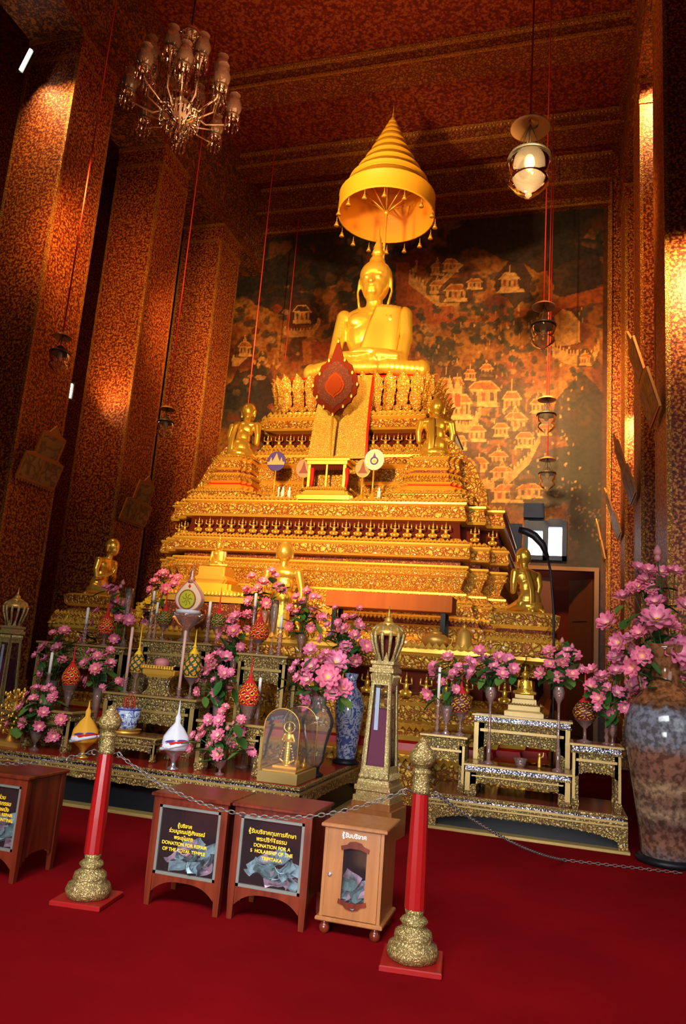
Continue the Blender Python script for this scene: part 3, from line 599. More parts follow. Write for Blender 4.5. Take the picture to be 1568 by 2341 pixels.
# carved flame wings beside the steps
for sg in (-1, 1):
    mb = MB(); P = [(1.75, 4.0), (2.55, 4.0), (2.5, 4.35), (2.3, 4.75), (2.05, 5.05), (1.8, 5.3), (1.65, 5.0), (1.7, 4.5)]
    mb.prism([(sg*x, z) for x, z in P], -1.55, -1.3, 0); mb.build('carved_wing', 'carve', alt)
# ================================================================ GOLD FIGURES
def statue_buddha(loc, s, label, name='seated_buddha_statue', vox=.035, rz=0, mat='gold', group=None):
    t = T(name, label, 'statue', loc, rz, group, s)
    q = Vector
    bl = [('e', (0, .12, .42), (.62, .42, .36)), ('e', (0, .16, .62), (.48, .33, .42)), ('e', (0, .14, 1.02), (.56, .31, .5)), ('e', (0, .13, 1.34), (.64, .25, .22)),
          ('e', (-.24, -.06, 1.22), (.25, .12, .16)), ('e', (.24, -.06, 1.22), (.25, .12, .16)),
          ('c', [(0, .12, 1.3), (0, .08, 1.62)], [.2, .17]),
          ('c', [(-.62, .12, 1.36), (-.69, .05, .9), (-.69, -.12, .47)], [.16, .135, .12]), ('c', [(.62, .12, 1.36), (.69, .05, .9), (.67, -.12, .47)], [.16, .135, .12]),
          ('c', [(-.69, -.12, .47), (-.45, -.42, .4), (-.12, -.55, .38)], [.12, .10, .08]), ('c', [(.67, -.12, .47), (.45, -.42, .42), (.1, -.58, .42)], [.12, .10, .08]),
          ('e', (-.02, -.56, .40), (.26, .12, .045)), ('e', (.02, -.56, .45), (.24, .11, .04)),
          ('c', [(-.4, .15, .22), (-1.08, -.22, .20)], [.24, .17]), ('c', [(.4, .15, .22), (1.08, -.22, .20)], [.24, .17]),
          ('c', [(1.08, -.25, .18), (.5, -.55, .14), (-.35, -.66, .12)], [.16, .13, .11]), ('c', [(-1.08, -.25, .18), (-.5, -.48, .23), (.35, -.6, .27)], [.16, .12, .10]),
          ('c', [(.35, -.62, .32), (.66, -.52, .34)], [.1, .06]), ('c', [(-.35, -.66, .13), (-.7, -.62, .12)], [.1, .06]),
          ('c', [(-.75, .1, .1), (.75, .1, .1)], [.12, .12]),
          # head
          ('e', (0, .04, 1.98), (.29, .3, .36)), ('e', (0, -.03, 1.84), (.235, .24, .26)), ('e', (0, -.2, 1.72), (.11, .08, .08)), ('e', (0, .06, 2.12), (.33, .33, .28)), ('e', (0, .06, 2.38), (.17, .17, .16)),
          ('c', [(0, -.235, 2.0), (0, -.30, 1.87)], [.035, .05]), ('e', (0, -.25, 1.775), (.09, .04, .024)), ('e', (0, -.235, 1.735), (.075, .04, .022)),
          ('e', (-.105, -.22, 1.99), (.075, .035, .026)), ('e', (.105, -.22, 1.99), (.075, .035, .026)), ('e', (-.11, -.2, 2.06), (.1, .05, .014)), ('e', (.11, -.2, 2.06), (.1, .05, .014)),
          ('c', [(-.325, .03, 2.03), (-.35, .03, 1.8), (-.30, .0, 1.56)], [.05, .04, .045], (.6, 1, 1)), ('c', [(.325, .03, 2.03), (.35, .03, 1.8), (.30, .0, 1.56)], [.05, .04, .045], (.6, 1, 1))]
    body('body', bl, mat, t, vox, 3)
    mb = MB(); mb.lathe([(.02, 2.5), (.10, 2.52), (.13, 2.58), (.09, 2.66), (.10, 2.7), (.055, 2.8), (.05, 2.86), (.02, 2.95), (.002, 3.1)], 12, (0, .06, 0), lobes=6, amp=.08); mb.build('flame_finial', mat, t)
    # robe: sash over the left shoulder with folds
    mb = MB(); vs = []; fs = []; n = 16
    for k in range(n+1):
        u = k/n; a = Vector((.42, -.20, 1.46)).lerp(Vector((.30, -.30, .5)), u)
        for j in range(13):
            xl = .12-.30*u; x = .60-.04*u+(xl-.60)*j/12; yy = .14-math.sqrt(max(.02, 1-((x)/.66)**2))*(.335-.03*abs(u-.35))-.016*(j % 2)-.012
            vs.append((x, yy, a.z))
    for k in range(n):
        for j in range(12): i0 = k*13+j; fs.append((i0, i0+1, i0+14, i0+13))
    mb.add(vs, fs, 0, True); o_ = mb.build('sash', mat, t); so = o_.modifiers.new('thickness', 'SOLIDIFY'); so.thickness = .02
    return t
statue_buddha((AX+.13, AY-.35, 6.6), 1.0, 'large polished gold seated figure at the top of the altar', vox=.022).scale = (.96, 1, 1.07)
def statue_kneel(loc, rz, s, label):
    t = T('kneeling_disciple_statue', label, 'statue', loc, rz, 'kneeling gold disciples around the altar', s)
    # faces +x in own space; height 1
    bl = [('e', (.15, 0, .865), (.125, .11, .135)), ('e', (.19, 0, .80), (.085, .08, .10)), ('c', [(.10, 0, .62), (.13, 0, .76)], [.06, .055]), ('e', (.25, 0, .81), (.03, .022, .035)),
          ('e', (.245, 0, .775), (.025, .035, .012)), ('e', (.235, -.04, .84), (.02, .03, .008)), ('e', (.235, .04, .84), (.02, .03, .008)),
          ('c', [(.14, .115, .86), (.135, .115, .77)], [.022, .018]), ('c', [(.14, -.115, .86), (.135, -.115, .77)], [.022, .018]),
          ('e', (.06, 0, .53), (.11, .17, .15)), ('e', (.065, 0, .60), (.09, .215, .07)), ('e', (.02, 0, .38), (.10, .14, .17)), ('e', (-.02, 0, .2), (.14, .185, .17)), ('e', (-.03, 0, .1), (.19, .21, .10)),
          ('c', [(.0, .12, .12), (.27, .1, .07)], [.11, .07]), ('c', [(.0, -.12, .12), (.27, -.1, .07)], [.11, .07]), ('c', [(.25, .1, .04), (-.2, .1, .03)], [.06, .04]), ('c', [(.25, -.1, .04), (-.2, -.1, .03)], [.06, .04]),
          ('c', [(.07, .215, .59), (.06, .245, .44), (.08, .23, .31)], [.062, .05, .042]), ('c', [(.07, -.215, .59), (.06, -.245, .44), (.08, -.23, .31)], [.062, .05, .042]),
          ('c', [(.08, .23, .31), (.2, .1, .36)], [.042, .03]), ('c', [(.08, -.23, .31), (.2, -.1, .36)], [.042, .03])]
    for sg in (-1, 1):
        bl += [('c', [(.2, sg*.1, .36), (.23, sg*.03, .4)], [.03, .026]), ('e', (.245, sg*.02, .43), (.028, .014, .045))]
        for k, (dx, h) in enumerate(((-.02, .075), (-.005, .09), (.01, .085), (.024, .07))): bl.append(('c', [(.245+dx, sg*.014, .45), (.262+dx*1.2, sg*.012, .45+h)], [.010, .008]))
        bl.append(('c', [(.225, sg*.02, .43), (.215, sg*.014, .485)], [.010, .008]))
    body('body', bl, 'gold', t, .0085, 3)
    mb = MB()     # robe strip down the left of the back
    vs = []; fs = []
    for k in range(9):
        u = k/8; z = .64-.56*u; x = -.03-.10*math.sin(u*2.2)-.045*u
        for j in range(4): vs.append((x-.004*(j % 2)-.012, .03+.03*j, z))
    for k in range(8):
        for j in range(3): i0 = k*4+j; fs.append((i0, i0+1, i0+5, i0+4))
    mb.add(vs, fs, 0, True); o_ = mb.build('robe_fold', 'gold', t); so = o_.modifiers.new('thickness', 'SOLIDIFY'); so.thickness = .014
    return t
def ped(loc, prof, hw, hd, s, label, mats=CA, name='statue_pedestal', rows=(), n=2, group=None):
    t = T(name, label, 'pedestal', loc, 0, group); mb = stack(prof, hw, hd, s, n)
    for off, z, h, w_ in rows: leafrow(mb, hw+off, hd+off, z, s, n, h, w_, B_)
    mb.build('tiered_body', mats, t); return t
PP = [(.30, 0, K_), (.27, .12, B_), (.2, .15, F_), (.14, .22, B_), (.17, .25, B_), (.08, .3, P_), (.06, .33, B_), (.1, .36, F_), (.02, .46, B_), (.06, .5, B_), (-.0, .53, R_), (.0, .57, B_), (.04, .6, K_), (.0, .74, B_), (.03, .78, B_), (-.04, .8, B_)]
ped((-5.35, 11.42, 4.01), PP, .34, .34, .07, 'stepped gilded pedestal under the back-turned kneeling figure at upper left', rows=((.28, .12, .06, .05), (.05, .5, -.05, .05), (.03, .78, .04, .05)))
ped((-1.93, 11.42, 4.01), PP, .40, .34, .07, 'stepped gilded pedestal under the back-turned kneeling figure at upper right', rows=((.28, .12, .06, .05), (.05, .5, -.05, .05), (.03, .78, .04, .05)))
statue_kneel((-5.33, 11.42, 4.81), PI/2-.1, 1.13, 'gold kneeling figure seen from behind on the upper left of the altar')
statue_kneel((-1.93, 11.42, 4.81), PI/2+.25, 1.13, 'gold kneeling figure seen from behind on the upper right of the altar')
PQ = [(.30, 0, K_), (.26, .14, B_), (.16, .18, F_), (.1, .24, R_), (.12, .28, B_), (.16, .32, K_), (.18, .44, B_), (.1, .47, B_)]
ped((-6.74, 9.95, 1.81), PQ, .22, .22, .05, 'gilded lotus pedestal at the far left end of the altar', rows=((.24, .14, .07, .06),))
ped((-.40, 9.95, 1.81), [(o*1.1, z*1.17, m_) for o, z, m_ in PQ], .24, .24, .05, 'gilded lotus pedestal at the right end of the altar', rows=((.24, .16, .07, .06),))
statue_kneel((-6.74, 9.95, 2.27), -.05, .90, 'gold kneeling figure in profile with raised palms at the far left')
statue_kneel((-.36, 9.95, 2.36), PI/2+.75, .88, 'gold kneeling figure at the right end of the altar, in front of the window')
# standing figure behind the flowers
t = T('standing_statue', 'gold standing figure behind the candles left of the altar front', 'statue', (-3.66, 9.65, 1.81), 0, None, 1.36)
bl = [('e', (0, 0, .88), (.085, .09, .10)), ('e', (0, 0, .97), (.05, .05, .035)), ('e', (0, -.075, .87), (.016, .02, .026)), ('c', [(0, 0, .7), (0, 0, .82)], [.045, .04]), ('e', (0, 0, .66), (.16, .085, .075)), ('e', (0, 0, .55), (.125, .08, .12)), ('e', (0, 0, .42), (.12, .08, .10)),
      ('c', [(0, 0, .42), (0, 0, .06)], [.11, .115], (1, .65, 1)), ('c', [(-.05, -.03, .03), (-.05, -.12, .015)], [.035, .022]), ('c', [(.05, -.03, .03), (.05, -.12, .015)], [.035, .022]),
      ('c', [(-.17, 0, .67), (-.2, 0, .5), (-.17, -.12, .40)], [.045, .036, .026]), ('c', [(.17, 0, .67), (.215, 0, .5), (.22, -.02, .33)], [.045, .036, .026]),
      ('e', (-.16, -.15, .43), (.022, .014, .04)), ('e', (.222, -.02, .27), (.016, .024, .04)), ('c', [(.12, .02, .5), (.2, .02, .12)], [.02, .03], (1, .5, 1)), ('c', [(.085, 0, .9), (.09, 0, .82)], [.016, .012]), ('c', [(-.085, 0, .9), (-.09, 0, .82)], [.016, .012])]
for k in range(4): bl.append(('c', [(-.172+k*.009, -.155, .45), (-.174+k*.010, -.165, .505)], [.006, .005])); bl.append(('c', [(.214+k*.007, -.03, .24), (.212+k*.008, -.03, .2)], [.006, .005]))
body('body', bl, 'gold', t, .0085, 3)
mb = MB(); mb.lathe([(.15, 0), (.16, .02), (.12, .04)], 16, (0, -.03, -.03)); mb.build('lotus_base', 'gold_bright', t)
# small seated figure on a yellow covered plinth
statue_buddha((-4.6, 9.5, 2.74), .155, 'small gold seated figure on the yellow cloth covered plinth', vox=.03)
t = T('cloth_covered_plinth', 'plinth draped with yellow cloth under the small seated figure', 'plinth', (-4.6, 9.5, 1.81))
mb = MB(); mb.rings([plan(.42, .28, .04, 1), plan(.42, .28, .04, 1), plan(.34, .24, .04, 1), plan(.34, .24, .04, 1)], [.5, .56, .6, .68]); mb.build('yellow_cloth', flat('yellow_satin', (.85, .42, .02), .45), t)
mb = MB(); mb.rings([plan(.22, .2, .03, 1), plan(.27, .22, .03, 1), plan(.2, .18, .03, 1), plan(.2, .18, .03, 1)], [.68, .74, .8, .92]); mb.build('stepped_seat', 'gold_bright', t)
mb = MB(); mb.box(-.55, -.3, 0, .55, .3, .42, 1); mb.box(-.6, -.33, .42, .6, .33, .5, 0); teeth(mb, (-.6, -.34, .5), (.6, -.34, .5), 22, .07, .05, .01, 0); mb.build('carved_box', ['gold_bright', 'recess'], t)
# ================================================================ TIERED UMBRELLA
UX, UY = -3.6, 13.62
u = T('tiered_umbrella', 'tall nine-tiered yellow umbrella over the seated figure', 'umbrella', (UX, UY, 0))
M['ucloth'] = flat('yellow_umbrella_cloth', (1, .52, .03), .5); M['uin'] = flat('umbrella_lining', (.85, .33, .02), .6)
tiers = [(1.02, 10.76, 11.46), (.84, 11.40, 11.74), (.68, 11.68, 12.00), (.54, 11.95, 12.24), (.42, 12.2, 12.46), (.32, 12.42, 12.66), (.235, 12.62, 12.82), (.16, 12.79, 12.96), (.10, 12.93, 13.08)]
for i, (r, z0, z1) in enumerate(tiers):
    mb = MB(); zb = z0+(z1-z0)*(.62 if i == 0 else .42); rn = tiers[i+1][0]*.93 if i < 8 else .03
    pr = [(r*.97, z0), (r*1.0, z0), (r*1.0, z0+.02), (r*.985, zb-.03), (r*1.0, zb-.02), (r*.97, zb), (r*.9, zb+(z1-zb)*.45), (rn, z1)]
    ins = [(rn*.98, z1-.02), (r*.88, zb+(z1-zb)*.42), (r*.955, zb), (r*.97, z0)]
    mb.lathe(pr+ins, 40, m=0, ms=[0]*len(pr)+[1]*len(ins), cap=False); mb.build('canopy_tier', ['ucloth', 'uin'], u)
mb = MB(); mb.lathe([(.03, 13.06), (.05, 13.1), (.02, 13.14), (.03, 13.2), (.008, 13.26), (.012, 13.32), (.002, 13.52)], 10); mb.build('spire', 'gold_bright', u)
mb = MB(); mb.tube([(0, .0, 6.0), (0, 0, 12.9)], .03, 10); mb.ell((0, 0, 10.85), (.06, .06, .06)); mb.build('pole', 'gold_bright', u)
for k in range(8):
    a = 2*PI*k/8+.2; mb = MB(); mb.tube([(.03*math.cos(a), .03*math.sin(a), 10.88), (.5*math.cos(a), .5*math.sin(a), 11.32)], .014, 6); mb.build('rib', 'gold_bright', u)
for k in range(16):
    a = 2*PI*(k+.5)/16; mb = MB(); c = (1.03*math.cos(a), 1.03*math.sin(a), 0); mb.tube([(c[0], c[1], 10.73), (c[0], c[1], 10.62)], .008, 5); mb.lathe([(.008, 10.63), (.03, 10.60), (.035, 10.56), (.055, 10.52), (.01, 10.53)], 8, c); mb.build('bell_tassel', 'gold_bright', u)
# ================================================================ LEAF SHAPED SCREEN ON ITS POLE
t = T('leaf_shaped_fan', 'large reddish brown leaf shaped ceremonial fan in front of the gold cloth', 'fan', (-3.64, 11.24, 4.91))
P = []
for k in range(36):
    a = 2*PI*k/36-PI/2; r = .40*(1+.035*(1 if k % 2 else -1)); x = r*math.cos(a); z = .46*math.sin(a)*(1+.03*(1 if k % 2 else -1))
    if z > 0: x *= (1-.35*(z/.46)**2)
    else: x *= (1-.15*(z/.46)**2); 
    if z > .3: z = z*1.15
    if k == 0: z = -.56
    P.append((x, z+1.18))
i_top = 18; P[i_top] = (0, 2.02); P[i_top-1] = (.10, 1.68); P[(i_top+1) % 36] = (-.10, 1.68)
mb = MB(); mb.prism(P, -.02, .02, 0); mb.build('rim', flat('fan_rim_red', (.11, .012, .004), .9, Specular_IOR_Level=.1), t)
M['fan1'] = carved('embroidered_brown', (.17, .032, .004), (.09, .011, .003), 26, 0, .9, .3)
for s_, y, m_ in ((.78, -.035, 'fan1'), (.42, -.05, flat('fan_inner_band', (.24, .03, .004), .9, Specular_IOR_Level=.1)), (.33, -.065, flat('fan_centre', (.19, .025, .004), .9, Specular_IOR_Level=.1))):
    Q = [(x*s_, (min(z, 1.74)-1.15)*s_+1.15) for x, z in P]; mb = MB(); mb.prism(Q, y, y+.02, 0); mb.build('inlay', m_, t)
mb = MB(); mb.tube([(0, 0, -.89), (0, 0, .7)], .02, 8); mb.lathe([(.08, -.9), (.08, -.87), (.04, -.82), (.02, -.7)], 12); mb.build('stand', 'gold_bright', t)
for k in range(0, 36, 3):
    mb = MB(); x, z = P[k]; mb.ell((x*.93, -.03, (z-1.15)*.93+1.15), (.02, .012, .035)); mb.build('gilt_stud', 'gold_bright', t)
# ================================================================ ROUND FANS ON STANDS, SHRINE, SMALL THINGS ON THE MIDDLE TIER
def disc(x, y, rx, ry, col, label, Y=10.98, emb=None, edge=None):
    p = at(x, y, Y); t = T('round_fan', label, 'fan', (p.x, Y, 4.01), 0, 'round ceremonial fans above the altar ledge'); h = p.z-4.01; r = rx*Y/1760; rz_ = ry*Y/1760
    mb = MB(); Q = [(r*math.cos(2*PI*k/40), h+rz_*math.sin(2*PI*k/40)) for k in range(40)]; mb.prism(Q, -.012, .012, 0); mb.build('fan_face', flat('fan_'+label.split()[0], col, .6), t)
    mb = MB(); mb.tube([(r*math.cos(2*PI*k/40), 0, h+rz_*math.sin(2*PI*k/40)) for k in range(41)], .012, 6); mb.build('fan_border', edge or 'gold_dull', t)
    mb = MB(); mb.tube([(0, 0, .06), (0, 0, h-rz_)], .014, 8); mb.lathe([(.11, 0), (.12, .03), (.05, .07), (.04, .12), (.015, .16)], 12); mb.build('stand', 'gold_bright', t)
    if emb: emb(t, h, r)
def emb_blue(t, h, r):
    mb = MB()
    for dx, w_, hh in ((0, .08, .17), (-.09, .03, .1), (.09, .03, .1)): mb.prism([(dx-w_, h-.03), (dx-w_*.4, h+hh*.35), (dx, h+hh-.03), (dx+w_*.4, h+hh*.35), (dx+w_, h-.03)], -.02, -.012)
    mb.prism([(-.145, h-.06), (-.15, h-.01), (.15, h-.01), (.145, h-.06)], -.021, -.012); mb.build('emblem', flat('salmon_thread', (.8, .38, .14), .6), t)
def emb_white(t, h, r):
    mb = MB(); mb.tube([(.055*math.cos(2*PI*k/20), -.02, h-.02+.055*math.sin(2*PI*k/20)) for k in range(21)], .012, 5); mb.prism([(-.03, h+.03), (0, h+.11), (.03, h+.03)], -.022, -.012); mb.build('emblem', flat('violet_thread', (.12, .05, .3), .6), t)
    mb = MB(); mb.ell((0, -.02, h-.02), (.022, .01, .022)); mb.build('emblem_centre', 'yflow', t)
def emb_thin(t, h, r):
    mb = MB(); mb.prism([(-.08, h-.08), (-.04, h-.02), (0, h+.12), (.04, h-.02), (.08, h-.08)], -.02, -.012); mb.build('emblem', flat('maroon_thread', (.25, .05, .04), .6), t)
disc(632, 1055, 24, 25, (.07, .03, .26), 'blue round fan with a pale emblem, leftmost of the fans', emb=emb_blue, edge=M['blue'])
disc(695, 1071, 21, 24, (.42, .24, .12), 'beige oval fan left of the small shrine', emb=emb_thin)
disc(830, 1071, 19, 23, (.6, .3, .1), 'tan round fan partly behind the white one', Y=11.05, emb=emb_thin)
disc(856, 1051, 24, 26, (.85, .72, .45), 'white round fan with a violet emblem, right of the shrine', Y=10.92, emb=emb_white, edge=M['white'])
t = T('miniature_shrine', 'small gilded shrine with red curtains in the middle of the altar ledge', 'shrine', (-3.52, 10.93, 4.01))
mb = MB(); mb.rings([plan(.46, .22, .04, 1), plan(.46, .22, .04, 1), plan(.38, .2, .04, 1), plan(.36, .18, .04, 1)], [0, .07, .09, .16]); leafrow(mb, .40, .2, .16, .04, 1, .05, .04); mb.build('base', 'gold_bright', t)
for x in (-.29, .29, 0):
    mb = MB(); mb.box(x-.022*(1 if x else .6), -.15, .16, x+.022*(1 if x else .6), -.11, .58); mb.build('post', 'gold_bright', t)
mb = MB(); mb.box(-.33, -.17, .58, .33, .16, .64); mb.box(-.37, -.19, .64, .37, .18, .67); teeth(mb, (-.37, -.19, .67), (.37, -.19, .67), 14, .05, .05, .01); mb.build('roof', 'gold_bright', t)
mb = MB(); teeth(mb, (-.27, -.13, .58), (.27, -.13, .58), 18, -.10, .032, .01); mb.box(-.27, -.12, .50, .27, -.10, .58); mb.build('dark_valance', 'niche', t)
for x in (-.24, .33):
    mb = MB(); mb.tube([(x, -.14, .52), (x+.01, -.14, .35), (x, -.14, .2)], .03, 6, rs=[.035, .03, .025]); mb.build('red_curtain', 'red_cloth', t)
mb = MB(); mb.box(-.28, .1, .16, .28, .12, .58); mb.build('back_panel', 'carve_fine', t)
mb = MB(); mb.box(-.3, -.155, .16, .3, -.15, .22); mb.build('rail', 'carve_fine', t)
for k, (x, y) in enumerate(((637, 1123), (647, 1120), (662, 1118), (867, 1120))):
    p = at(x, y, 10.85); t = T('small_altar_candle', ['thin pale candle, first beside the blue fan', 'short round candle second beside the blue fan', 'short pale candle third beside the blue fan', 'bright little flame lamp right of the shrine'][k], 'candle', (p.x, 10.85, 4.01), 0, 'small candles on the altar ledge')
    mb = MB(); mb.lathe([(.02, 0), (.028, .05), (.03 if k else .014, .06), (.03 if k else .014, .16), (.01, .19)], 10); mb.build('wax', 'candle', t)
    mb = MB(); mb.ell((0, 0, .20), (.012, .012, .03)); mb.build('flame', emit('flame', (1, .75, .3), 4), t)
# plain board in front of the altar
t = T('offering_shelf', 'plain orange brown wooden shelf standing across the altar front', 'shelf', (-2.2, 10.05, 1.81))
mb = MB(); mb.box(-.87, -.22, .5, .87, .22, .72, bev=.008); mb.build('board_box', 'orwood', t)
for x in (-.75, .75):
    for y in (-.15, .15): mb = MB(); mb.box(x-.03, y-.03, 0, x+.03, y+.03, .5); mb.build('leg', 'dark', t)
# gold teapot and bell shaped cover
p = at(995, 1465, 9.45); t = T('gold_teapot', 'wide gold teapot standing on the lower altar ledge', 'teapot', (p.x, 9.45, 1.84))
mb = MB(); mb.lathe([(.09, 0), (.13, .01), (.175, .07), (.17, .12), (.12, .16), (.09, .165)], 24); mb.build('body', 'gold_dull', t)
mb = MB(); mb.lathe([(.09, .165), (.08, .19), (.03, .21), (.03, .23), (.005, .24)], 16); mb.build('lid', 'gold_dull', t)
mb = MB(); mb.tube([(-.14, 0, .07), (-.21, 0, .12), (-.22, 0, .2)], .02, 8, rs=[.03, .018, .013]); mb.build('spout', 'gold_dull', t)
mb = MB(); mb.tube([(.14, 0, .12), (.22, 0, .12), (.2, 0, .05), (.14, 0, .05)], .012, 6); mb.build('handle', 'gold_dull', t)
p = at(1060, 1475, 9.45); t = T('gold_bell_cover', 'gold bell shaped cover right of the teapot', 'cover', (p.x, 9.45, 1.84)); mb = MB(); mb.lathe([(.13, 0), (.12, .04), (.10, .08), (.085, .2), (.05, .24), (.02, .25), (.025, .28), (.005, .32)], 20); mb.build('cover', 'gold_dull', t)
# ================================================================ LOW GILDED TABLES
M['top_brown'] = flat('polished_brown_top', (.16, .035, .012), .15)
TM = ['pale', 'pale_plain', 'mosaic', 'top_brown', 'dark', 'red_lac']
def scallop(mb, x0, x1, zt, zb, dp, y0, y1, m=0, n=28):
    """apron whose lower edge hangs in little lobes, deeper toward the legs"""
    P = [(x0, zt)]; 
    for k in range(n+1):
        t = k/n; x = x0+(x1-x0)*t; e = abs(2*t-1); z = zb-dp*(e**4)-.012*(k % 2); P.append((x, z))
    P.append((x1, zt))
    for k in range(n): mb.prism([P[k+1], P[k+2], (P[k+2][0], zt), (P[k+1][0], zt)], y0, y1, m)
def altar_table(x0, x1, y0, d, z0, z1, label, top='top_brown', mosaic=True, group='gilded altar tables under the offerings', leg=None, deep=.34, name='altar_table'):
    w_ = x1-x0; h = z1-z0; t = T(name, label, 'table', ((x0+x1)/2, y0, z0), 0, group); a = w_/2; leg = leg or min(.11, w_*.13); th = min(.05, h*.14)
    mb = MB(); mb.box(-a-.025, -.025, h-th*.5, a+.025, d+.025, h, 1, bev=.004); mb.box(-a, 0, h-th*1.5, a, d, h-th*.5, 2 if mosaic else 0); mb.box(-a+.01, 0, h, a-.01, d-.01, h+.003, 3); mb.box(-a-.015, -.015, h-th*1.9, a+.015, d+.015, h-th*1.5, 0)
    mb.build('tabletop', TM[:3]+[top], t)
    ah = min(.2, h*deep*.8); zt = h-th*1.9
    mb = MB(); scallop(mb, -a, a, zt, zt-ah, ah*.6, 0, .025, 0, 26); mb.box(-a+leg*.6, -.012, zt-ah*.45, a-leg*.6, .0, zt-ah*.3, 1)
    i0 = len(mb.v); scallop(mb, 0, d, zt, zt-ah, ah*.6, 0, .025, 0, 14); 
    mb.v[i0:] = [(a-.025+v[1], v[0], v[2]) for v in mb.v[i0:]]
    i0 = len(mb.v); scallop(mb, 0, d, zt, zt-ah, ah*.6, 0, .025, 0, 14); mb.v[i0:] = [(-a+v[1], v[0], v[2]) for v in mb.v[i0:]]
    mb.build('carved_apron', TM, t)
    for sx in (-1, 1):
        for yy in (0, d-leg):
            mb = MB(); L_ = leg; xs = sorted((sx*a, sx*(a-L_)))
            mb.rings([[(xs[0], yy), (xs[1], yy), (xs[1], yy+L_), (xs[0], yy+L_)]]*2+[[(xs[0]-.008, yy-.012), (xs[1]+.008, yy-.012), (xs[1]+.008, yy+L_), (xs[0]-.008, yy+L_)], [(xs[0]+.004, yy), (xs[1]-.004, yy), (xs[1]-.004, yy+L_), (xs[0]+.004, yy+L_)]], [zt, h*.18, h*.07, 0][::1], 0)
            mb.box(xs[0] if sx < 0 else xs[0]+L_*.55, yy-.008, h*.15, xs[0]+L_*.45 if sx < 0 else xs[1], yy, zt, 1)
            mb.build('leg', TM, t)
    return t
def base_table(x0, x1, y0, y1, h, label, top):
    t = T('low_altar_platform', label, 'platform', ((x0+x1)/2, y0, 0)); a = (x1-x0)/2; d = y1-y0
    mb = MB(); mb.box(-a, 0, h-.03, a, d, h, 0, bev=.006); mb.box(-a+.02, .02, h-.05, a-.02, d-.02, h-.03, 2); mb.box(-a+.0, .0, h-.07, a-.0, d, h-.05, 1); mb.box(-a+.03, .03, h, a-.03, d-.03, h+.004, 3); mb.build('platform_top', ['pale', 'pale_plain', 'mosaic', top], t)
    z = h-.07
    mb = MB(); scallop(mb, -a, a, z, z-.09, h*.32, 0, .03, 0, 60); mb.box(-a, -.012, z-.035, a, 0, z-.02, 1); mb.build('front_apron', TM, t)
    mb = MB(); scallop(mb, 0, d, z, z-.09, h*.32, 0, .03, 0, 30); mb.v = [(a-.03+v[1], v[0], v[2]) for v in mb.v]; mb.build('side_apron', TM, t)
    for sx in (-1, 1):
        mb = MB(); xs = sorted((sx*a, sx*(a-.09))); mb.box(xs[0], -.01, .03, xs[1], .06, z, 0); mb.build('corner_foot', TM, t)
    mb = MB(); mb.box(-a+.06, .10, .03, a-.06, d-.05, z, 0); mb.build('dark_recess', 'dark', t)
    mb = MB(); mb.box(-a-.02, -.03, 0, a+.02, d, .03, 0, bev=.004); mb.build('floor_strip', 'pale_plain', t)
    return t
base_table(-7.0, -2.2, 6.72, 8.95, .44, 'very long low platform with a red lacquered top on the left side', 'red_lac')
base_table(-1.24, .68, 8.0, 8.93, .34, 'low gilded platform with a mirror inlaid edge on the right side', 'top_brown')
LZ = .444; RZ = .344
def tb(xa, xb, yt, Y, d, z0, label, **k):
    pa = at(xa, yt, Y); pb = at(xb, yt, Y); pm = at((xa+xb)/2, yt, Y); return altar_table(pa.x, pb.x, Y, d, z0, k.pop('z1', pm.z), label, **k), pm.z
T1, zT1 = tb(240, 448, 1590, 7.6, .5, LZ, 'wide gilded table behind the blue and white pot', mosaic=False, deep=.6)
T2, zT2 = tb(88, 285, 1472, 8.3, .5, LZ, 'gilded table at the far left carrying red lattice offerings', mosaic=False, deep=.5)
T4, zT4 = tb(322, 482, 1466, 8.35, .5, LZ, 'tall gilded table behind the tall candles, under the white urn', mosaic=False, deep=.5)
T3, zT3 = tb(547, 655, 1496, 8.0, .45, LZ, 'narrow tall gilded table beside the big pink bouquet', mosaic=False)
T5, zT5 = tb(455, 608, 1652, 6.95, .4, LZ, 'small gilded table behind the front bouquet, left of the glass case', mosaic=False)
T6, zT6 = tb(58, 165, 1622, 6.95, .4, LZ, 'small gilded table behind the leftmost bouquet', mosaic=False)
T7, zT7 = tb(243, 357, 1682, 7.0, .36, LZ, 'low wooden table carrying the blue and white pot', mosaic=False, leg=.04)
T8, zT8 = tb(1085, 1304, 1640, 8.62, .28, RZ, 'upper gilded table with a mirror inlaid edge on the right platform')
T9, zT9 = tb(1064, 1304, 1757, 8.10, .34, RZ, 'lower gilded table with a mirror inlaid edge on the right platform')
T10, zT10 = tb(1309, 1420, 1703, 8.10, .4, RZ, 'right-hand narrow gilded table beside the big porcelain vase')
T11, zT11 = tb(966, 1064, 1680, 8.25, .4, RZ, 'left-hand narrow gilded table behind the gilded post', mosaic=False)
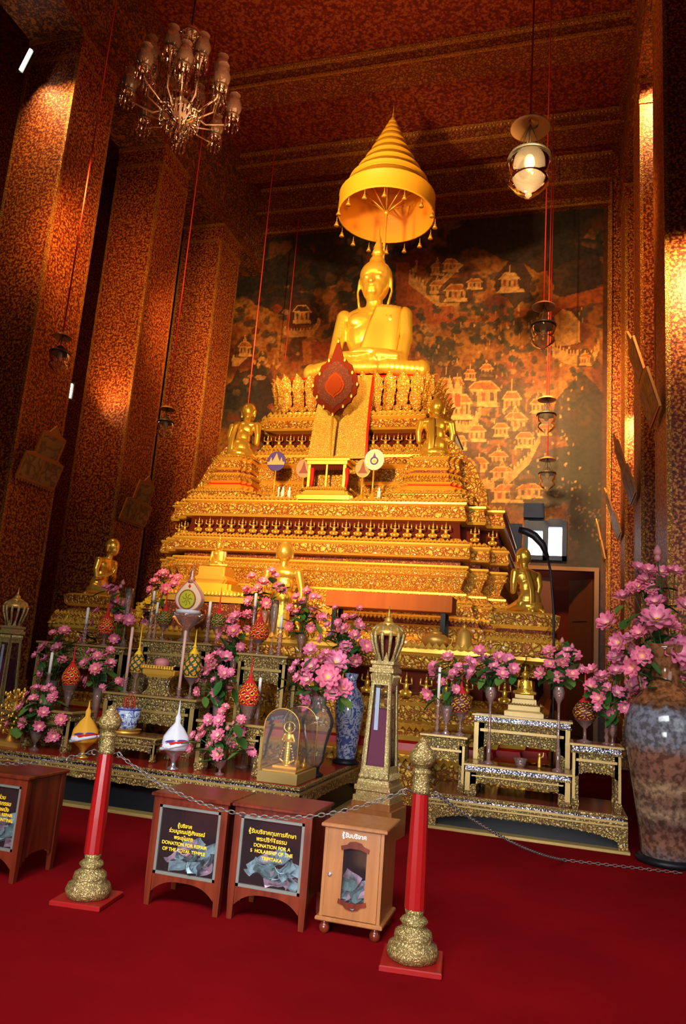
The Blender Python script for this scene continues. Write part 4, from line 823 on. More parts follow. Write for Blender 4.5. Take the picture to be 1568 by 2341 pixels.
# ================================================================ LATTICE OFFERINGS (flower cones)
def phum(x, y_tip, y_top, y_bot, Y, rpx, zb, style, label):
    p0 = at(x, y_bot, Y); zt = at(x, y_top, Y).z; ztip = at(x, y_tip, Y).z; r = rpx*Y/1760; h = zt-p0.z
    t = T('lattice_flower_cone', label, 'offering', (p0.x, Y, zb), 0, 'lattice patterned flower cones among the offerings'); b = p0.z-zb
    cols = {'red': ('red_cloth', 'niche', 'yflow', 'red_cloth'), 'green': ('phum_green', 'niche', 'phum_y', 'red_cloth'), 'dark': ('phum_dark', 'phum_dark', 'phum_y', 'red_cloth'), 'yel': ('phum_green', 'phum_or', 'phum_y', 'yflow')}[style]
    S, Rr = 48, 30; mb = MB(); vs = []; fs = []; ms = []
    for j in range(Rr+1):
        v = j/Rr; rr = r*math.sin(PI*min(1, (.12+.88*(1-v)**.8)))**.55*(1 if v < .25 else (1-(v-.25)/.75)**.75*.94+.06) if v < 1 else .004
        rr = r*(.72+.28*math.sin(v/.3*PI/2)) if v < .3 else r*((1-((v-.3)/.7)**1.7)*.95+.05)
        for i in range(S): vs.append((rr*math.cos(2*PI*i/S), rr*math.sin(2*PI*i/S), b+v*h))
    for j in range(Rr):
        for i in range(S):
            u = (i+.5)/S*7; w_ = (j+.5)/Rr*3.4; a = (u+w_) % 1-.5; c = (u-w_) % 1-.5; e = max(abs(a), abs(c))
            mi = 3 if (j > Rr*.74 or j < 1) else (1 if e < .22 else 2 if e < .32 else 0)
            k = (i+1) % S; fs.append((j*S+i, j*S+k, (j+1)*S+k, (j+1)*S+i)); ms.append(mi)
    mb.v = vs; mb.f = fs; mb.m = ms; mb.s = [True]*len(fs); mb.build('lattice_body', list(cols), t)
    mb = MB(); mb.lathe([(r*.12, b+h*.94), (r*.28, b+h), (r*.12, b+h*1.05), (r*.10, b+h*1.15), (.003, ztip-zb)], 10); mb.build('pointed_tip', 'yflow' if style == 'yel' else 'red_cloth', t)
    if b > .03:
        mb = MB(); mb.lathe([(r*.6, 0), (r*.62, .01), (r*.15, min(.03, b*.3)), (r*.12, b*.6), (r*.7, b*.95), (r*.85, b+.005)], 16, cap=False); mb.build('goblet', 'glass_pink', t)
M['phum_green'] = flat('dark_green_weave', (.03, .06, .01), .7); M['phum_y'] = flat('yellow_braid', (.75, .42, .04), .6); M['phum_dark'] = flat('maroon_weave', (.10, .008, .006), .6); M['phum_or'] = flat('orange_dot', (.8, .2, .02), .6)
phum(240, 1357, 1402, 1449, 8.42, 22, zT2, 'red', 'red lattice flower cone below the far left kneeling figure')
phum(160, 1472, 1512, 1566, 7.5, 24, LZ, 'red', 'red and black lattice flower cone at the far left, on a tall goblet')
phum(312, 1425, 1483, 1537, 7.75, 21, zT1, 'yel', 'yellow topped green lattice cone behind the left tall candle')
phum(438, 1438, 1478, 1548, 7.75, 24, zT1, 'yel', 'yellow topped green lattice cone right of the right tall candle')
phum(374, 1345, 1388, 1428, 8.5, 21, zT4, 'green', 'green lattice cone with red tip, left of the white urn')
phum(497, 1343, 1393, 1434, 8.5, 21, zT4-.05, 'green', 'green lattice cone with red tip, right of the white urn')
phum(591, 1372, 1412, 1462, 8.2, 25, zT3, 'red', 'red lattice cone on the narrow tall table')
phum(567, 1498, 1546, 1613, 7.45, 27, LZ, 'red', 'bright red small patterned cone in front of the narrow tall table')
phum(1053, 1512, 1572, 1628, 8.42, 25, zT11, 'dark', 'maroon cone with yellow braid right of the tower shaped case')
phum(1337, 1522, 1592, 1646, 8.3, 26, zT10, 'dark', 'maroon cone with yellow braid left of the big porcelain vase')
# ================================================================ CANDLES AND CANDLESTICKS
def candle(x, yt, yw, yb, Y, label, rpx=4, zb=None, wax='candle', kind='glass'):
    p = at(x, yb, Y); z0 = zb if zb is not None else p.z; t = T('candlestick', label, 'candle', (at(x, yw, Y).x, Y, z0), 0, 'candles in cut glass candlesticks'); zw = at(x, yw, Y).z-z0; zt = at(x, yt, Y).z-z0; r = rpx*Y/1760
    mb = MB(); mb.lathe([(r, zw-.02), (r, zt-.01), (r*.3, zt)], 10); mb.build('wax_candle', wax, t)
    mb = MB(); n = 5; pr = [(r*3, 0), (r*3.1, .008), (r*1.2, .02)]
    for k in range(n): a = .03+(zw-.05)*(k+.5)/n; pr += [(r*.9, a-(zw-.05)/n*.4), (r*1.8, a)]
    pr += [(r*1.0, zw-.03), (r*2.0, zw-.008), (r*2.1, zw)]
    mb.lathe(pr, 10, lobes=5, amp=.05); mb.build('glass_stem', 'glass_pink' if kind == 'glass' else kind, t)
for a in ((197, 1388, 1426, 1470, 8.4, 'white candle below the far left kneeling figure', 4, zT2), (113, 1490, 1538, 1570, 7.3, 'white candle at the far left among purple lotus', 4, LZ), (351, 1350, 1372, 1400, 8.55, 'short white candle left of the urn, upper of two', 3.5, zT4), (358, 1376, 1402, 1440, 8.5, 'short white candle left of the urn, lower of two', 3.5, zT4),
          (478, 1374, 1408, 1465, 8.4, 'white candle just right of the white urn', 4, zT4), (583, 1355, 1386, 1420, 8.38, 'white candle behind the red cone on the tall table', 4, zT3), (642, 1405, 1434, 1494, 8.1, 'white candle at the corner of the narrow tall table', 4, zT3), (593, 1548, 1580, 1620, 7.6, 'white candle inside the opening of the narrow tall table', 4, LZ),
          (1002, 1524, 1602, 1664, 8.32, 'tall white candle right of the tower shaped case', 3.5, zT11), (1387, 1560, 1612, 1692, 8.3, 'white candle near the big porcelain vase', 3.5, zT10)):
    candle(*a[:6], rpx=a[6], zb=a[7])
candle(289, 1432, 1548, 1590, 7.66, 'very tall pale pink candle behind the blue and white pot', 4, zT1, 'pinkwax'); candle(410, 1440, 1572, 1592, 7.66, 'very tall pale pink candle below the white urn', 4, zT1, 'pinkwax')
for x, l in ((1117, 'left'), (1275, 'right')):
    p = at(x, 1742, 8.3); t = T('glass_flower_stand', 'slender rosy glass stand, the %s of the pair on the right platform' % l, 'glass stand', (p.x, 8.25, zT9)); h = at(x, 1570, 8.25).z-zT9
    mb = MB(); mb.lathe([(.06, 0), (.06, .01), (.02, .03), (.025, .2), (.014, .25), (.014, h-.2), (.02, h-.16), (.055, h-.10), (.06, h-.05), (.045, h)], 14, cap=False); mb.build('glass_body', 'glass_pink', t)
# ================================================================ VASES, POTS AND OFFERINGS
def vase(name, x, Y, zb, prof, mat, label, cat='vase', seg=24, extra=None, group=None, xw=None, lobes=0, amp=0):
    p = at(x, 1700, Y) if xw is None else None
    t = T(name, label, cat, (p.x if xw is None else xw, Y, zb), 0, group); mb = MB(); mb.lathe(prof, seg, cap=False, lobes=lobes, amp=amp); mb.build('body', mat, t); 
    if extra: extra(t)
    return t
def porcelain(name, a, b_, scale, z=1.0):
    mt, N, L, b = new_mat(name); tc = N.new('ShaderNodeTexCoord'); nz = N.new('ShaderNodeTexNoise'); nz.inputs['Scale'].default_value = scale; nz.inputs['Detail'].default_value = 5; nz.inputs['Distortion'].default_value = 1.5
    L.new(tc.outputs['Object'], nz.inputs['Vector']); r = ramp(N, [(.44, a), (.5, b_), (.56, b_), (.6, a)]); L.new(nz.outputs['Fac'], r.inputs[0]); L.new(r.outputs[0], b.inputs['Base Color']); b.inputs['Roughness'].default_value = .12; return mt
M['bluewhite'] = porcelain('blue_white_porcelain', (.05, .07, .2), (.35, .36, .42), 14); M['bw_pot'] = porcelain('blue_white_pot', (.55, .62, .72), (.04, .07, .3), 16)
# incense pot
def incense(t):
    for k in range(6):
        a = k*1.1; mb = MB(); mb.tube([(.05*math.cos(a), .04*math.sin(a), .18), (.07*math.cos(a), .05*math.sin(a), .30+.03*(k % 3))], .005, 5); mb.build('incense_stick', 'red_cloth', t)
    mb = MB(); mb.lathe([(.0, .17), (.1, .175)], 16); mb.build('ash', 'iron', t)
    mb = MB(); mb.lathe([(.128, .19), (.134, .2), (.128, .21)], 24, cap=False); mb.build('blue_rim', 'blue', t)
pw = at(288, 1668, 7.15)
t = T('pot_stand', 'gold footed dish under the blue and white pot', 'stand', (pw.x, 7.15, zT7)); mb = MB(); mb.lathe([(.14, 0), (.15, .02), (.10, .05), (.09, max(.03, pw.z-zT7-.02)), (.16, max(.045, pw.z-zT7))], 20); mb.build('dish', 'gold_dull', t)
vase('incense_pot', 288, 7.15, max(pw.z, zT7+.045), [(.08, 0), (.10, .01), (.118, .1), (.13, .21), (.12, .205), (.1, .1), (0, .05)], 'bw_pot', 'blue and white porcelain pot holding incense sticks', 'pot', extra=incense, xw=pw.x)
# blue and white tall vase
def vstand(t): mb = MB(); mb.lathe([(.15, -.06), (.16, -.03), (.12, -.015), (.12, 0)], 20); mb.build('black_base', 'dark', t)
vase('porcelain_vase', 793, 8.6, LZ+.06, [(.10, 0), (.11, .02), (.135, .25), (.165, .5), (.17, .6), (.13, .72), (.07, .8), (.06, .87), (.085, .95), (.08, .95), (.055, .87)], 'bluewhite', 'tall blue and white porcelain vase left of the tower shaped case', extra=vstand)
# clear glass vase holding the big pink bouquet
def gfoot(t): mb = MB(); mb.lathe([(.09, 0), (.1, .02), (.05, .05), (.06, .1)], 16); mb.build('dark_foot', 'dark', t)
vase('glass_vase', 722, 7.45, LZ, [(.06, .1), (.09, .14), (.11, .3), (.165, .5), (.165, .56), (.11, .66), (.07, .7), (.08, .78)], 'glass', 'large clear glass vase behind the glass case', extra=gfoot)
# goblets with wrapped bundles
def bundle(x, yt, yc, yb, Y, top, metal, label, tip):
    p = at(x, yb, Y); h = at(x, yc, Y).z-LZ; ht = at(x, yt, Y).z-LZ; t = T('wrapped_offering', label, 'offering', (p.x, Y, LZ))
    mb = MB(); mb.lathe([(.055, 0), (.06, .01), (.025, .03), (.018, h*.35), (.05, h*.55), (.1, h*.8), (.12, h)], 20, lobes=5, amp=.04); mb.build('goblet', metal, t)
    mb = MB(); mb.lathe([(.12, h-.03), (.135, h+.02), (.125, h+.09), (.07, h+.17), (.025, h+.22), (.028, h+.27), (.012, h+.3), (.003, ht)], 24, lobes=6, amp=.05); mb.build('wrapped_cone', top, t)
    for k, (m_, dz) in enumerate((('white', 0), ('red_cloth', .018), ('blue', .03))):
        mb = MB(); n = 24; mb.tube([((.132-.004*k)*math.cos(2*PI*i/n), (.132-.004*k)*math.sin(2*PI*i/n), h+.0+dz+.035*math.cos(2*PI*i/n+k*.4)) for i in range(n+1)], .017-.003*k, 6); mb.build('ribbon', m_, t)
    mb = MB(); 
    for a in (-.5, .2, 1.0):
        i0 = len(mb.v); mb.ell((0, 0, 0), (.05, .012, .022)); mb.v[i0:] = [(v[0]*math.cos(a)-.02, v[1]-.14, v[2]+v[0]*math.sin(a)*.5+h+.01) for v in mb.v[i0:]]
    mb.build('bow', 'white', t)
bundle(187, 1600, 1688, 1738, 6.82, 'orange_cloth', 'gold', 'orange cone tied with a flag ribbon on a gold goblet at left', 0)
bundle(394, 1600, 1705, 1762, 6.82, 'white', 'silver', 'white cone tied with a flag ribbon on a silver goblet', 0)
# white urn shaped emblem on its glass tray
p = at(430, 1402, 8.5); t = T('emblem_urn', 'white drop shaped emblem with a yellow green disc, on a glass tray', 'emblem', (p.x, 8.5, zT4)); b = p.z-zT4
mb = MB(); mb.lathe([(.1, 0), (.1, .02), (.05, .05), (.05, b*.45), (.2, b-.06), (.21, b-.02), (.2, b)], 20, cap=False); mb.build('glass_tray', 'glass_pink', t)
mb = MB(); mb.lathe([(.15, b-.01), (.155, b+.03), (.14, b+.04)], 20); mb.build('white_base', 'white', t)
def drop(s_, n=40):
    P = []
    for k in range(n):
        a = 2*PI*k/n-PI/2; x = .155*math.cos(a); z = .15*math.sin(a)
        if z > 0: z *= 1.35; x *= (1-.55*(z/.2)**1.4) if z < .2 else .45
        P.append((x*s_*1.22, z*s_*1.15))
    return P
M['emw'] = flat('cream_enamel', (.72, .55, .42), .4)
mb = MB(); mb.prism([(x, z+b+.19) for x, z in drop(1)], -.035, .035); mb.build('drop_shaped_body', 'emw', t)
mb = MB(); mb.tube([(x, -.036, z+b+.19) for x, z in drop(.97)+[drop(.97)[0]]], .008, 5); mb.build('pink_border', flat('pink_enamel', (.55, .15, .13), .5), t)
mb = MB(); mb.prism([(.106*math.cos(2*PI*k/30)-.01, .112*math.sin(2*PI*k/30)+b+.17) for k in range(30)], -.05, -.03); mb.build('disc', flat('yellow_green_disc', (.5, .46, .03), .4), t)
mb = MB(); mb.tube([(.11*math.cos(2*PI*k/30)-.01, -.05, .117*math.sin(2*PI*k/30)+b+.17) for k in range(31)], .008, 6); mb.build('disc_ring', flat('brown_ring', (.3, .1, .02), .5), t)
mb = MB()
for k in range(7): a = k*.9; mb.tube([(-.01+.015*math.cos(a), -.054, b+.17+.015*math.sin(a)), (-.01+.05*math.cos(a+.3), -.054, b+.17+.06*math.sin(a+.3)), (-.01+.07*math.cos(a), -.054, b+.17+.08*math.sin(a))], .004, 5)
mb.build('green_flourish', flat('green_flourish', (.12, .2, .01), .5), t)
mb = MB(); mb.prism([(0, b+.31), (.018, b+.335), (0, b+.365), (-.018, b+.335)], -.045, -.035); mb.build('red_gem', 'red_cloth', t)
mb = MB(); mb.lathe([(.05, b+.38), (.04, b+.41), (.045, b+.43), (.03, b+.46), (.034, b+.48), (.022, b+.51), (.026, b+.53), (.012, b+.56), (.003, b+.63)], 14); mb.build('ringed_spire', 'glass_pink', t)
# boat shaped offering tray
p = at(368, 1533, 7.8); t = T('offering_tray', 'yellow boat shaped tray with a pink lotus ornament, between the tall candles', 'tray', (p.x, 7.8, zT1)); b = max(.05, p.z-zT1)
mb = MB(); mb.rings([plan(.19, .07, .02, 1), plan(.15, .05, .02, 1), plan(.12, .04, .02, 1), plan(.14, .05, .02, 1), plan(.17, .06, .02, 1)], [0, b*.15, b*.35, b*.6, b*.72]); mb.build('carved_support', 'pale', t)
mb = MB(); mb.rings([plan(.15, .05, .02, 1), plan(.2, .07, .02, 1), plan(.21, .08, .02, 1), plan(.2, .07, .02, 1)], [b*.72, b*.84, b, b+.012]); teeth(mb, (-.2, -.08, b+.01), (.2, -.08, b+.01), 12, .05, .03, .01)
for k in range(9): x = -.18+k*.045; mb.tube([(x, -.07, b), (x, -.07, b+.05)], .005, 5)
mb.tube([(-.22, -.07, b+.07), (-.18, -.07, b+.05), (.18, -.07, b+.05), (.22, -.07, b+.07)], .007, 6); mb.build('tray', 'gold_bright', t)
mb = MB(); mb.lathe([(.05, b+.03), (.085, b+.07), (.075, b+.12), (.03, b+.14)], 14, lobes=7, amp=.12); mb.build('lotus_ornament', 'bud', t)
# gilded filigree tree at the left edge
p = at(22, 1700, 7.0); t = T('gilded_filigree', 'cluster of glittering gold filigree at the left edge', 'ornament', (p.x, 7.0, LZ)); rr = random.Random(3)
mb = MB(); mb.box(-.18, -.1, 0, .18, .1, .05); mb.lathe([(.06, .05), (.03, .1), (.02, .55)], 8); mb.build('stand', 'gold_dull', t)
mb = MB()
for k in range(90):
    a = rr.uniform(0, 2*PI); h = rr.uniform(.1, .58); r_ = .17*(1-.3*h)*rr.uniform(.4, 1); c = (r_*math.cos(a), r_*math.sin(a), h); mb.ell(c, (.014, .014, .028), 0, 6, 4); mb.tube([(0, 0, h-.05), c], .004, 4)
mb.build('filigree_leaves', 'gold', t)
# glass case with the gilded standing figure
xa, xb = at(590, 1790, 6.78).x, at(676, 1803, 6.78).x; cx = (xa+xb)/2; w_ = (xb-xa)/2; t = T('glass_display_case', 'arched glass case with a brass plinth at the corner of the left platform', 'case', (cx, 7.05, LZ))
mb = MB(); mb.box(-w_-.01, -.29, 0, w_+.01, .29, .1, 0, bev=.005); mb.box(-w_+.02, -.26, .1, w_-.02, .26, .115, 1); mb.build('plinth', ['pale_plain', 'gold_dull'], t)
A = [(-w_+.01, .11)]+[(-(w_-.01)*math.cos(PI*k/14), .50+(.17)*math.sin(PI*k/14)) for k in range(15)]+[(w_-.01, .11)]
mb = MB(); n = len(A)
for k in range(n-1): mb.quad((A[k][0], -.27, A[k][1]), (A[k+1][0], -.27, A[k+1][1]), (A[k+1][0], .27, A[k+1][1]), (A[k][0], .27, A[k][1]))
for y in (-.27, .27): mb.add([(x, y, z) for x, z in A], [tuple(range(n))])
mb.build('glass_cover', 'glass', t)
mb = MB()
for y in (-.27, .27): mb.tube([(x, y, z) for x, z in A], .005, 5)
for x in (-w_+.01, w_-.01): mb.tube([(x, -.27, .12), (x, .27, .12)], .005, 5)
mb.build('edge_beading', 'gold_dull', t)
t = T('gilded_figurine', 'small gilded standing figure with a halo inside the glass case', 'figurine', (cx-.01, 7.02, LZ+.115))
bl = [('c', [(0, 0, .06), (0, 0, .22)], [.032, .028], (1, .7, 1)), ('e', (0, 0, .27), (.042, .025, .05)), ('e', (0, 0, .355), (.022, .022, .027)), ('c', [(0, 0, .3), (0, 0, .34)], [.012, .012]), ('c', [(-.04, 0, .3), (-.065, 0, .24), (-.03, -.03, .24)], [.012, .01, .008]), ('c', [(.04, 0, .3), (.065, 0, .24), (.03, -.03, .24)], [.012, .01, .008]), ('c', [(0, 0, .38), (0, 0, .42)], [.01, .003]),
      ('c', [(-.02, 0, .25), (-.07, 0, .07), (-.02, 0, .04)], [.008, .010, .01]), ('c', [(.02, 0, .25), (.07, 0, .07), (.02, 0, .04)], [.008, .010, .01]), ('e', (0, 0, .02), (.05, .04, .02))]
body('body', bl, 'gold', t, .004, 2)
mb = MB(); mb.tube([(.055*math.cos(2*PI*k/24), .01, .37+.05*math.sin(2*PI*k/24)) for k in range(25)], .007, 6); mb.build('halo', 'gold', t)
mb = MB(); mb.box(-.11, -.08, 0, .13, .08, .02); mb.build('foot_plate', 'gold_bright', t)
for x in (.09, .15):
    o_ = T('tiny_gold_urn', 'tiny gold urn beside the figurine in the glass case, the %s one' % ('nearer' if x < .1 else 'farther'), 'urn', (cx+x, 7.0+x*.5, LZ+.135 if x < .1 else LZ+.115)); mb = MB(); mb.lathe([(.015, 0), (.03, .02), (.022, .05), (.006, .06), (.01, .075), (.002, .1)], 12); mb.build('body', 'gold', o_)
# small group on the right upper table
p = at(1198, 1625, 8.75); t = T('small_gilded_altar', 'small stepped pale gold altar on the upper right table', 'pedestal', (p.x, 8.76, zT8)); mb = MB()
mb.rings([plan(a, b_, .02, 1) for a, b_ in ((.21, .11), (.21, .11), (.17, .1), (.17, .1), (.13, .09), (.13, .09), (.1, .08), (.1, .08))], [0, .05, .07, .12, .14, .19, .2, .24]); leafrow(mb, .17, .1, .12, .02, 1, .03, .03); mb.build('steps', 'pale_plain', t)
statue_buddha((p.x, 8.76, zT8+.24), .105, 'tiny gold seated figure on the small stepped altar, right side', vox=.035)
mb_t = T('glass_tumbler', 'low rosy glass bowl under the upper right table', 'bowl', (at(1190, 1720, 8.3).x, 8.3, zT9)); mb = MB(); mb.lathe([(.04, 0), (.05, .01), (.07, .08), (.065, .08), (.045, .015)], 16, cap=False); mb.build('bowl', 'glass_pink', mb_t)
o_ = T('gold_figurine', 'little gold figurine under the upper right table', 'figurine', (at(1233, 1725, 8.3).x, 8.3, zT9)); body('body', [('c', [(0, 0, .02), (0, 0, .1)], [.02, .016]), ('e', (0, 0, .135), (.014, .014, .018)), ('c', [(0, 0, .1), (.035, -.02, .12), (.04, -.02, .16)], [.01, .006, .005])], 'gold', o_, .003, 1)
# ================================================================ TOWER SHAPED CASES
M['purple'] = flat('purple_cloth', (.17, .02, .06), .7); M['tower'] = carved('beaded_gilding', (.72, .55, .22), (.42, .26, .08), 45, .35, .4, .4, (.03, .2))
def tower(loc, h, label, zg=0):
    t = T('tower_shaped_case', label, 'case', loc, -.12); s_ = h/1.82; q = lambda r: [(r, -r), (r, r), (-r, r), (-r, -r)]
    mb = MB(); mb.rings([q(a) for a in (.22, .22, .19, .19)], [zg-loc[2], -.06, -.06, 0]); mb.build('wooden_plinth', 'ltwood', t)
    mb = MB(); mb.rings([q(a*s_) for a in (.185, .185, .165, .165, .18, .18, .16, .16, .15)], [z*s_ for z in (0, .05, .055, .09, .1, .14, .145, .17, .2)]); teeth(mb, (-.15*s_, -.15*s_, .2*s_), (.15*s_, -.15*s_, .2*s_), 6, .07*s_, .05*s_, .02); teeth(mb, (.15*s_, -.15*s_, .2*s_), (.15*s_, .15*s_, .2*s_), 6, .07*s_, .05*s_, .02)
    mb.build('stepped_base', 'tower', t)
    z0, z1 = .2*s_, 1.2*s_; r0, r1 = .145*s_, .10*s_
    for a in range(4):
        c, s2 = math.cos(a*PI/2), math.sin(a*PI/2); mb = MB()
        def pt(u, z, o_=0): r = r0+(r1-r0)*(z-z0)/(z1-z0); x, y = u*r, -r-o_; return (x*c-y*s2, x*s2+y*c, z)
        for u0, u1, za, zb in ((-1, -.68, z0, z1), (.68, 1, z0, z1), (-.68, .68, z0, z0+.12*s_), (-.68, .68, z1-.12*s_, z1)):
            mb.add([pt(u0, za), pt(u1, za), pt(u1, zb), pt(u0, zb), pt(u0, za, -.02), pt(u1, za, -.02), pt(u1, zb, -.02), pt(u0, zb, -.02)], [(0, 1, 2, 3), (7, 6, 5, 4), (0, 3, 7, 4), (1, 5, 6, 2), (0, 4, 5, 1), (3, 2, 6, 7)])
        mb.build('side_frame', 'tower', t)
        mb = MB(); mb.add([pt(-.68, z0+.12*s_, -.012), pt(.68, z0+.12*s_, -.012), pt(.68, z1-.12*s_, -.012), pt(-.68, z1-.12*s_, -.012)], [(0, 1, 2, 3)]); mb.build('glass_panel', 'glass_dk', t)
    mb = MB(); mb.rings([q(r0*.72), q(r1*.72)], [z0+.05, z1-.35*s_]); mb.build('purple_lining', 'purple', t)
    mb = MB(); mb.prism([(-.055*s_, z1-.55*s_), (-.015*s_, z1-.55*s_), (-.015*s_, z1-.15*s_), (-.055*s_, z1-.15*s_)], -r1*.85, -r1*.82); mb.build('white_card', flat('pale_card', (.6, .68, .85), .5), t)
    mb = MB(); mb.rings([q(a*s_) for a in (.1, .125, .125, .105, .105, .12, .12)], [z*s_ for z in (1.2, 1.2, 1.24, 1.245, 1.27, 1.28, 1.31)])
    for a in range(4):
        c, s2 = math.cos(a*PI/2), math.sin(a*PI/2); p0 = (-.1*s_*c+.105*s_*s2, -.1*s_*s2-.105*s_*c, 1.19*s_); p1 = (.1*s_*c+.105*s_*s2, .1*s_*s2-.105*s_*c, 1.19*s_); teeth(mb, p0, p1, 7, -.10*s_, .024*s_, .012)
    mb.build('capital', 'tower', t)
    mb = MB()           # lantern crown: bulging ribs under a cupola
    for k in range(12):
        a = 2*PI*k/12; pr = [(.085, 1.31), (.12, 1.4), (.155, 1.5), (.165, 1.57), (.14, 1.63), (.08, 1.67)]; mb.tube([(r*s_*math.cos(a), r*s_*math.sin(a), z*s_) for r, z in pr], .014*s_, 6, rs=[.012*s_, .013*s_, .017*s_, .02*s_, .02*s_, .012*s_])
    teeth_r = 10
    for k in range(teeth_r): a = 2*PI*k/teeth_r; mb.add([(.11*s_*math.cos(a-.25), .11*s_*math.sin(a-.25), 1.31*s_), (.11*s_*math.cos(a+.25), .11*s_*math.sin(a+.25), 1.31*s_), (.125*s_*math.cos(a), .125*s_*math.sin(a), 1.40*s_)], [(0, 1, 2)])
    mb.build('lantern_ribs', 'tower', t)
    mb = MB(); mb.lathe([(.165*s_, 1.56*s_), (.17*s_, 1.6*s_), (.12*s_, 1.655*s_), (.08*s_, 1.665*s_), (.09*s_, 1.68*s_), (.05*s_, 1.7*s_), (.04*s_, 1.71*s_), (.045*s_, 1.73*s_), (.015*s_, 1.75*s_), (.012*s_, 1.78*s_), (.003*s_, 1.86*s_)], 24, lobes=12, amp=.03); mb.build('cupola', 'gold_dull', t)
    mb = MB(); mb.lathe([(.06*s_, 1.32*s_), (.085*s_, 1.45*s_), (.08*s_, 1.58*s_)], 12); mb.build('inner_lamp', 'niche', t)
p = at(863, 1828, 7.3); tower((p.x, 7.3, p.z), at(895, 1395, 7.3).z-p.z, 'pale gold tower shaped case with a purple lined window, right of the left platform')
tower((at(22, 1480, 8.0).x, 8.0, .54), 1.62, 'gold tower shaped case with a lantern crown cut by the left edge of the photo', LZ)
# ================================================================ BIG VASE
M['bigvase'] = None
mt, N, L, b = new_mat('painted_brown_porcelain'); tc = N.new('ShaderNodeTexCoord'); sx = N.new('ShaderNodeSeparateXYZ'); L.new(tc.outputs['Object'], sx.inputs[0])
nz = N.new('ShaderNodeTexNoise'); nz.inputs['Scale'].default_value = 9; nz.inputs['Detail'].default_value = 5; L.new(tc.outputs['Object'], nz.inputs['Vector'])
ad = N.new('ShaderNodeMath'); ad.operation = 'MULTIPLY_ADD'; L.new(nz.outputs['Fac'], ad.inputs[0]); ad.inputs[1].default_value = .22; L.new(sx.outputs['Z'], ad.inputs[2])
dv = N.new('ShaderNodeMath'); dv.operation = 'DIVIDE'; L.new(ad.outputs[0], dv.inputs[0]); dv.inputs[1].default_value = 1.7
r = ramp(N, [(.05, (.16, .12, .12)), (.14, (.22, .10, .06)), (.24, (.10, .05, .04)), (.30, (.30, .20, .12)), (.36, (.14, .07, .05)), (.42, (.34, .22, .12)), (.48, (.17, .08, .05)), (.60, (.22, .10, .06)), (.66, (.19, .19, .21)), (.83, (.19, .2, .24)), (.86, (.12, .06, .03)), (.92, (.33, .12, .04)), (1, (.25, .1, .04))]); L.new(dv.outputs[0], r.inputs[0])  # bluish grey upper band is a reflection put into the colour
n5 = N.new('ShaderNodeTexNoise'); n5.inputs['Scale'].default_value = 22; n5.inputs['Detail'].default_value = 4; L.new(tc.outputs['Object'], n5.inputs['Vector']); r5 = ramp(N, [(.40, (.3, .25, .22)), (.58, (1.1, 1.05, 1.05))]); L.new(n5.outputs['Fac'], r5.inputs[0])
mm_ = N.new('ShaderNodeMix'); mm_.data_type = 'RGBA'; mm_.blend_type = 'MULTIPLY'; mm_.inputs[0].default_value = .8; L.new(r.outputs[0], mm_.inputs[6]); L.new(r5.outputs[0], mm_.inputs[7]); L.new(mm_.outputs[2], b.inputs['Base Color']); b.inputs['Roughness'].default_value = .1; M['bigvase'] = mt
bv = vase('floor_vase', 1528, 7.9, .06, [(.22, 0), (.23, .03), (.245, .2), (.29, .5), (.345, .85), (.37, 1.05), (.365, 1.2), (.31, 1.36), (.22, 1.46), (.15, 1.53), (.13, 1.6), (.13, 1.72), (.17, 1.86), (.19, 1.92), (.17, 1.92), (.12, 1.72)], 'bigvase', 'man high brown painted porcelain vase at the right edge', seg=40, xw=at(1525, 1980, 7.9).x)
mb = MB(); mb.lathe([(.27, -.06), (.28, -.02), (.24, 0)], 30); mb.build('black_foot', 'dark', bv)
for sg in (-1, 1):
    mb = MB(); mb.tube([(sg*.14, 0, 1.66), (sg*.2, 0, 1.68), (sg*.24, 0, 1.6), (sg*.22, 0, 1.5), (sg*.2, 0, 1.46)], .018, 8); mb.build('handle', 'bigvase', bv)
# black curved lamp by the right end of the altar
x0 = at(1268, 1430, 8.97).x; t = T('curved_floor_lamp', 'black curved arm rising beside the right kneeling figure, in front of the window', 'lamp', (x0, 8.97, 0)); P = [(0, 0, .05), (0, 0, 1.6)]
for x, y in ((1266, 1400), (1262, 1350), (1259, 1310), (1252, 1275), (1240, 1245), (1222, 1225), (1203, 1215), (1186, 1211)): q = at(x, y, 8.97); P.append((q.x-x0, 0, q.z))
mb = MB(); mb.tube(P[:6], .014, 8); mb.build('pole', 'black', t); mb = MB(); mb.tube(P[5:], .03, 8, rs=[.022, .042, .048, .045, .04][:len(P)-5] if len(P)-5 <= 5 else [.022, .035, .046, .046, .04, .03][:len(P)-5]); mb.build('curved_hood', 'black', t)
mb = MB(); mb.lathe([(.13, .0), (.13, .02), (.03, .05)], 20); mb.build('base', 'black', t)
